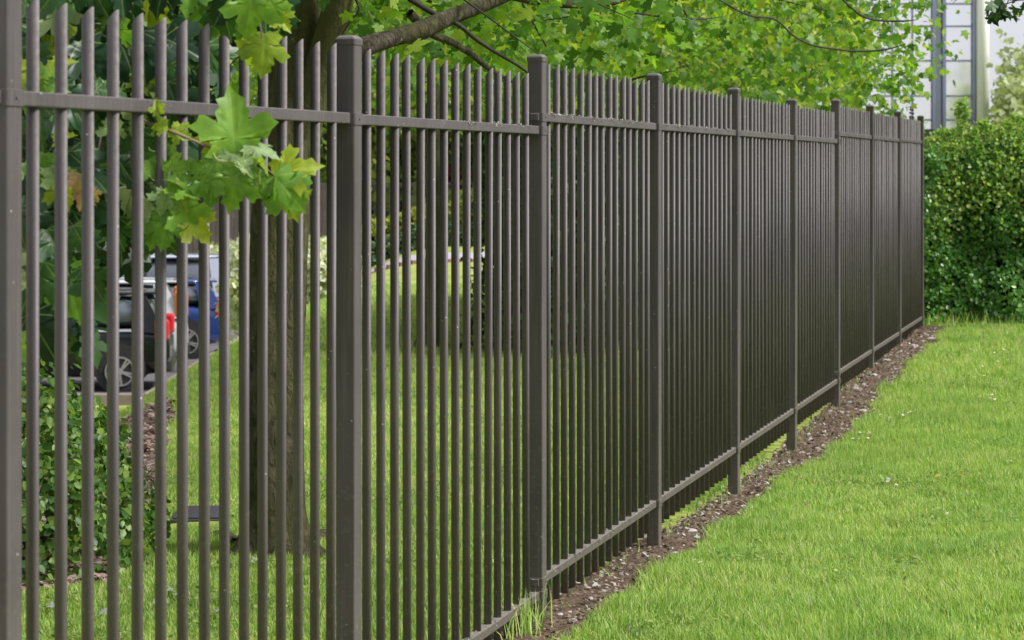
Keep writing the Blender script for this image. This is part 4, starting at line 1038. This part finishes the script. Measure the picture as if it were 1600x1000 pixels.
# ------------------------------------------------------------------ drain cover, stones, litter
dc = G(312, 806); dr = empty('drain_cover', (dc.x, dc.y, dc.z), .06)
tag(dr, 'ribbed dark metal drain cover lying in the grass left of the thick trunk', 'drain cover')
MB().box(-.13, .13, -.20, .20, -.02, .014, .004).build('frame', M['iron'], dr)
rib = MB().box(-.12, .12, -.009, .009, .014, .024, .002).mesh('rib', M['iron'])
for i in range(12):
    o = link(bpy.data.objects.new('rib', rib), dr); o.location = (0, -.18 + i * .0327, 0)

def stone_mesh(seed, mat, name='stone', flat=.55):
    b = bmesh.new(); bmesh.ops.create_icosphere(b, subdivisions=2, radius=1)
    for v in b.verts:
        v.co *= 1 + .35 * mnoise.noise(v.co * 1.3 + Vector((seed * 3.1, 0, 0))) + .12 * mnoise.noise(v.co * 3.5 + Vector((seed, 9, 0)))
        v.co.z *= flat
    me = bpy.data.meshes.new(name); b.to_mesh(me); b.free(); me.materials.append(mat); return me
smesh = [stone_mesh(i, M['stone']) for i in range(5)]
sd_me = stone_mesh(9, M['stone_dark'])
def stone(px, py, size_px, label, group=None, me=None):
    g = G(px, py); o = link(bpy.data.objects.new('stone', me or random.choice(smesh)))
    o.location = (g.x, g.y, g.z + .008); s = size_px * g.y / F / 2; o.scale = (s, s * .8, s); o.rotation_euler = (0, 0, random.uniform(0, 6.28))
    tag(o, label, 'stone', group); return o
stone(840, 978, 14, 'pale chalky stone against the foot of the third post from the left')
stone(1056, 874, 26, 'dark blue grey stone on the soil right of a post foot, biggest on the strip', me=sd_me)
stone(875, 962, 15, 'white stone lying on soil beside the grass edge near the bottom of the view')
stone(1388, 542, 20, 'pale flat stone on the soil near the far end of the fence')
pale = 'small pale stone scattered on the bare soil strip along the fence'
k_ = 0; r2 = random.Random(5)
while k_ < 34:
    n = r2.uniform(1.95, 8.3); off = r2.uniform(.04, float(edge_front(n)) - .02); x, y = fence_xy(n, off)
    o = link(bpy.data.objects.new('stone', smesh[k_ % 5])); s = r2.uniform(.007, .018) * (1 + .12 * n)
    o.location = (x, y, float(ground(x, y)) + .012 + s * .15); o.scale = (s * 1.3, s, s * .8); o.rotation_euler = (0, 0, r2.uniform(0, 6.28))
    tag(o, pale, 'stone', 'small pale stones on the soil strip'); k_ += 1
# weathered leaves lying on grass and soil
dl = [maple_mesh('fallen_leaf', M['dry_leaf'], *SHAPES[i], seed=60 + i) for i in range(4)]
def fallen(px, py, size, label, group, lift=.03, mat_i=None):
    g = G(px, py); o = link(bpy.data.objects.new('fallen_leaf', dl[r2.randrange(4)]))
    R = basis((r2.uniform(-1, 1), r2.uniform(-1, 1), .1), (r2.uniform(-.4, .4), -.35, 1)).to_4x4()
    o.matrix_world = Matrix.Translation(g + Vector((0, 0, lift))) @ R @ Matrix.Scale(size, 4)
    tag(o, label, 'fallen leaf', group)
for px, py in ((75, 916), (88, 914), (128, 908), (172, 930), (200, 934), (270, 936), (280, 945), (305, 932), (236, 956), (246, 952), (340, 968), (166, 970), (80, 962), (330, 945), (305, 958), (400, 888), (505, 758), (212, 720), (430, 915), (455, 940)):
    fallen(px + 4, py, r2.uniform(.035, .055), 'weathered pale leaf on the shaded grass behind the left fence panels', 'pale leaves on the grass behind the fence', .035)
for px, py in ((1252, 872), (1385, 764), (935, 925), (945, 936), (918, 951), (1110, 796), (1168, 732), (1178, 748), (1190, 740), (1093, 850), (1108, 872), (1270, 700), (1060, 835), (1330, 640), (1300, 655), (1355, 600), (1347, 612)):
    fallen(px, py, r2.uniform(.022, .038), 'pale weathered leaf lying on the strip or lawn in front of the fence', 'pale leaves in front of the fence', .03 if px < 1240 else .06)

# ------------------------------------------------------------------ litter on soil and mulch (uncountable)
def chips(name, gen, n, s0, s1, mat, parent=None):
    X, Y = gen(n); keepm = np.isfinite(X); X, Y = X[keepm], Y[keepm]; n = len(X)
    Z = ground(X, Y) + .010 + RNG.random(n) * .016
    tip = rand_dirs(n) * np.array([1, 1, .35]); nr = rand_dirs(n) * .6 + np.array([0, 0, 1.0])
    tm = np.array([(-.35, 0, 0), (.35, -.05, 0.08), (.28, 1, -.03), (-.3, .9, .09), (0, .5, .22)], float)
    ff = np.array([(0, 1, 4), (1, 2, 4), (2, 3, 4), (3, 0, 4)])
    V, Fc = leaf_cloud(np.stack([X, Y, Z], 1), tip, nr, RNG.uniform(s0, s1, n) ** 1.0, tm, ff)
    return obj_np(name, V, Fc, mat, parent)
def g_strip(n):
    t = (RNG.random(n) ** .8) * 8.2 + .9
    fr_ = edge_front(t); bk_ = edge_back(t); off = -bk_ + (fr_ + bk_) * RNG.random(n)
    return fence_xy(t, off)
tag(chips('debris', g_strip, 9000, .005, .024, M['chips']), kind='stuff')
def g_bed(n):
    Y = 8.95 + 9.0 * RNG.random(n) ** 1.3; X = bed_edge(Y) - RNG.random(n) * 1.6; return X, Y
M['bed_chips'] = leaf_mat('bed_chips', [(0, (.10, .055, .045)), (.4, (.22, .14, .12)), (.8, (.36, .26, .23)), (1, (.5, .42, .40))], .03, .85)
tag(chips('gravel', g_bed, 9000, .02, .055, M['bed_chips']), kind='stuff')

# ------------------------------------------------------------------ grass
def in_strip(X, Y):
    n = (Y + SA * fence_side(X, Y)) / (CA * LP) - D0; s = fence_side(X, Y)
    return (s < edge_front(n) + .045 * vnoise(X, Y, 17, 71)) & (s > -edge_back(n) - .02 * vnoise(X, Y, 30, 72)) & (n > -1) & (n < 9.12)
def sample(n, x0, x1, y0, y1, fn):
    X = RNG.uniform(x0, x1, n); Y = RNG.uniform(y0, y1, n); k = fn(X, Y); return X[k], Y[k]
def view_px(X, Y): return X / Y * F + 800
batches = []
def add(n, x0, x1, y0, y1, hh, ww, fn):
    X, Y = sample(n, x0, x1, y0, y1, fn)
    h = hh * (1 + .38 * vnoise(X, Y, 2.2, 81) + .35 * vnoise(X, Y, 7, 82)) * RNG.uniform(.55, 1.25, len(X))
    batches.append((X, Y, h, np.full(len(X), ww)))
right = lambda X, Y: (fence_side(X, Y) > .05) & ~in_strip(X, Y) & (view_px(X, Y) < 1600 + 260) 
add(250000, -.3, 3.9, 7.2, 11.2, .060, .0042, right)
add(260000, .2, 5.2, 11.2, 16.2, .058, .0050, right)
add(170000, 1.3, 7.2, 16.2, 22.6, .058, .0066, right)
left = lambda X, Y: (fence_side(X, Y) < -.05) & ~in_strip(X, Y) & ~((X < bed_edge(np.clip(Y, 8.9, 18.2))) & (Y > 8.9) & (Y < 18.1)) & (view_px(X, Y) > -60) & ((np.abs(X - dc.x) > .15) | (np.abs(Y - dc.y + .06) > .34))
add(150000, -2.6, .6, 7.4, 11.5, .042, .0045, left)
add(120000, -4.2, 1.6, 11.5, 18.5, .040, .0065, left)
add(90000, -6.0, 1.0, 18.5, 31.0, .045, .011, left)
# sparse sprigs that grow on the strip behind the rail and long blades at the post feet
Xs, Ys = sample(60000, -.5, 4.5, 7.4, 21.8, lambda X, Y: in_strip(X, Y) & (vnoise(X, Y, 4.5, 91) + .5 * vnoise(X, Y, 13, 92) > .12 + 1.5 * np.clip(fence_side(X, Y), -.02, .3)))
batches.append((Xs, Ys, RNG.uniform(.012, .045, len(Xs)), np.full(len(Xs), .0045)))
t = RNG.normal(1.86, .06, 90); offs = RNG.normal(.035, .035, 90); Xs, Ys = fence_xy(t, offs)
batches.append((Xs, Ys, RNG.uniform(.06, .20, 90), np.full(90, .006)))
t = RNG.uniform(1.9, 9, 260); Xs, Ys = fence_xy(t, RNG.normal(.0, .03, 260)); batches.append((Xs, Ys, RNG.uniform(.03, .10, 260), np.full(260, .005)))
t = RNG.uniform(0, 1, 1500); Xs = hx - .1 + t * 4.0; Ys = 22.05 + RNG.normal(0, .12, 1500); batches.append((Xs, Ys, RNG.uniform(.06, .20, 1500), np.full(1500, .009)))
X = np.concatenate([b[0] for b in batches]); Y = np.concatenate([b[1] for b in batches]); H = np.concatenate([b[2] for b in batches]); Wd = np.concatenate([b[3] for b in batches])
N = len(X); Z = ground(X, Y) - .004
yaw = RNG.uniform(0, 2 * np.pi, N); lean = np.abs(RNG.normal(.35, .30, N)); ldir = RNG.uniform(0, 2 * np.pi, N) * .6 + 1.2 * vnoise(X, Y, 1.6, 95)
cw, sw = np.cos(yaw) * Wd, np.sin(yaw) * Wd; lx, ly = np.cos(ldir) * lean * H, np.sin(ldir) * lean * H
up = np.sqrt(np.clip(1 - (lean * .8) ** 2, .15, 1)) * H
v = np.empty((N, 5, 3), np.float32); near_b = (Y < 12.6)
v[:, 0] = np.stack([X - cw / 2, Y - sw / 2, Z], 1); v[:, 1] = np.stack([X + cw / 2, Y + sw / 2, Z], 1)
v[:, 2] = np.stack([X + cw * .38 + lx * .32, Y + sw * .38 + ly * .32, Z + up * .62], 1); v[:, 3] = np.stack([X - cw * .38 + lx * .32, Y - sw * .38 + ly * .32, Z + up * .62], 1)
v[:, 4] = np.stack([X + lx, Y + ly, Z + up], 1)
nb_, vf = int(near_b.sum()), v[~near_b]
vn = v[near_b].reshape(-1, 3); vf = vf[:, [0, 1, 4]].copy(); vf[:, 1] += (vf[:, 1] - vf[:, 0]) * .25; vf = vf.reshape(-1, 3)
Fn = (np.array([(0, 1, 2), (0, 2, 3), (3, 2, 4)])[None] + (np.arange(nb_) * 5)[:, None, None]).reshape(-1, 3)
Ff = (np.arange(len(vf)).reshape(-1, 3) + len(vn))
vall = np.concatenate([vn, vf]); Fg = np.concatenate([Fn, Ff])
_nt = M['grass'].node_tree; _b = _nt.nodes['Principled BSDF']; _src = _b.inputs['Base Color'].links[0].from_socket
_g = _nt.nodes.new('ShaderNodeNewGeometry'); _n = node(_nt, 'ShaderNodeTexNoise', Scale=1.3, Detail=5.0, Roughness=.6); _nt.links.new(_g.outputs['Position'], _n.inputs['Vector'])
_r = ramp(_nt, [(.32, (.68, .82, .85)), (.5, (1.0, 1.0, 1.0)), (.68, (1.25, 1.10, 1.35))], _n.outputs['Fac'])
_nt.links.new(mixc(_nt, _src, _r.outputs[0], 1.0, 'MULTIPLY'), _b.inputs['Base Color'])
tag(obj_np('grass', vall, Fg, M['grass']), kind='stuff')
print('grass blades', N)

# clover and plantain patches among the blades
M['weed'] = leaf_mat('clover_leaves', [(0, (.09, .17, .03)), (.6, (.18, .29, .055)), (1, (.32, .40, .12))], .3, .5)
def g_weed(n):
    X = RNG.uniform(-2.5, 6.5, n); Y = RNG.uniform(7.4, 22, n)
    k = (right(X, Y) | left(X, Y)) & (vnoise(X, Y, 1.9, 101) + .6 * vnoise(X, Y, 6.3, 102) > .55); return X[k], Y[k]
X, Y = g_weed(260000); n = len(X)
pos = np.stack([X, Y, ground(X, Y) + RNG.uniform(.015, .052, n)], 1)
V_, F_ = leaf_cloud(pos, rand_dirs(n) * np.array([1, 1, .3]), rand_dirs(n) * .5 + np.array([0, -.2, 1]), RNG.uniform(.010, .024, n), ROUND, ROUND_F)
tag(obj_np('undergrowth', V_, F_, M['weed']), kind='stuff')
# ------------------------------------------------------------------ flowers in the lawn
def flower_mesh(name, petal, centre, r, npet, stem_h):
    b = bmesh.new(); me = bpy.data.meshes.new(name)
    for k in range(npet):
        a = 2 * math.pi * k / npet; w_ = math.pi / npet * .9
        p = [b.verts.new((r * f * math.cos(a + s), r * f * math.sin(a + s), stem_h + z)) for f, s, z in ((.25, -w_, 0), (1, -w_ * .6, r * .25), (1, w_ * .6, r * .25), (.25, w_, 0))]
        b.faces.new(p)
    nb = len(b.faces)
    c = bmesh.ops.create_icosphere(b, subdivisions=1, radius=r * .36, matrix=Matrix.Translation((0, 0, stem_h + .001)))
    for f in b.faces[nb:] if False else []: pass
    b.faces.ensure_lookup_table()
    for f in b.faces: f.material_index = 0
    for f in list(b.faces)[nb:]: f.material_index = 1
    nb2 = len(b.faces)
    s = bmesh.ops.create_cone(b, segments=4, radius1=.0012, radius2=.0012, depth=stem_h, matrix=Matrix.Translation((0, 0, stem_h / 2)))
    b.faces.ensure_lookup_table()
    for f in list(b.faces)[nb2:]: f.material_index = 2
    b.to_mesh(me); b.free(); me.materials.append(petal); me.materials.append(centre); me.materials.append(M['petiole']); return me
dz = flower_mesh('daisy', M['white_petal'], M['yellow_petal'], .0105, 9, .062)
bc = flower_mesh('buttercup', M['yellow_petal'], M['yellow_petal'], .014, 5, .085)
r3 = random.Random(8)
dpos = []
for cx, cy, n_, sx, sy in ((1352, 691, 11, 9, 3), (1340, 696, 3, 6, 2), (1405, 660, 7, 16, 5), (1432, 653, 3, 6, 2), (1545, 634, 7, 8, 3), (1356, 636, 3, 4, 2), (1545, 596, 2, 6, 3), (1525, 627, 1, 3, 2), (1580, 636, 1, 3, 2), (1390, 766, 4, 6, 3), (1300, 740, 2, 20, 10), (1480, 815, 2, 10, 6),
                            (1175, 812, 1, 2, 2), (1196, 819, 1, 2, 2), (1166, 826, 1, 2, 2), (1218, 811, 1, 2, 2), (1560, 575, 4, 25, 8), (1500, 560, 4, 40, 8), (1508, 722, 1, 3, 2), (1110, 900, 2, 20, 8)):
    for _ in range(n_): dpos.append((r3.gauss(cx, sx), r3.gauss(cy, sy)))
for px, py in dpos:
    g = G(px, py); o = link(bpy.data.objects.new('daisy', dz)); o.location = g; o.rotation_euler = (r3.uniform(0, .5), r3.uniform(-.2, .2), r3.uniform(0, 6)); o.scale = (1, 1, r3.uniform(.8, 1.15))
    tag(o, 'small white daisy flowering in the bright lawn in front of the fence', 'flower', 'daisies in the lawn')
for px, py, wb in ((1476, 746, 'leftmost yellow buttercup, set apart from the close pair in the lawn'), (1501, 746, 'yellow buttercup, left one of the close pair in the lawn'), (1513, 748, 'small yellow buttercup, right one of the close pair in the lawn'), (1533, 750, 'rightmost yellow buttercup, furthest from the fence in the lawn')):
    g = G(px, py + 16); o = link(bpy.data.objects.new('buttercup', bc)); o.location = g; o.rotation_euler = (.6, 0, r3.uniform(0, 6))
    tag(o, wb, 'flower', 'buttercups in the lawn')

print("tris", sum(len(o.data.polygons) if o.type == "MESH" else 0 for o in bpy.data.objects))
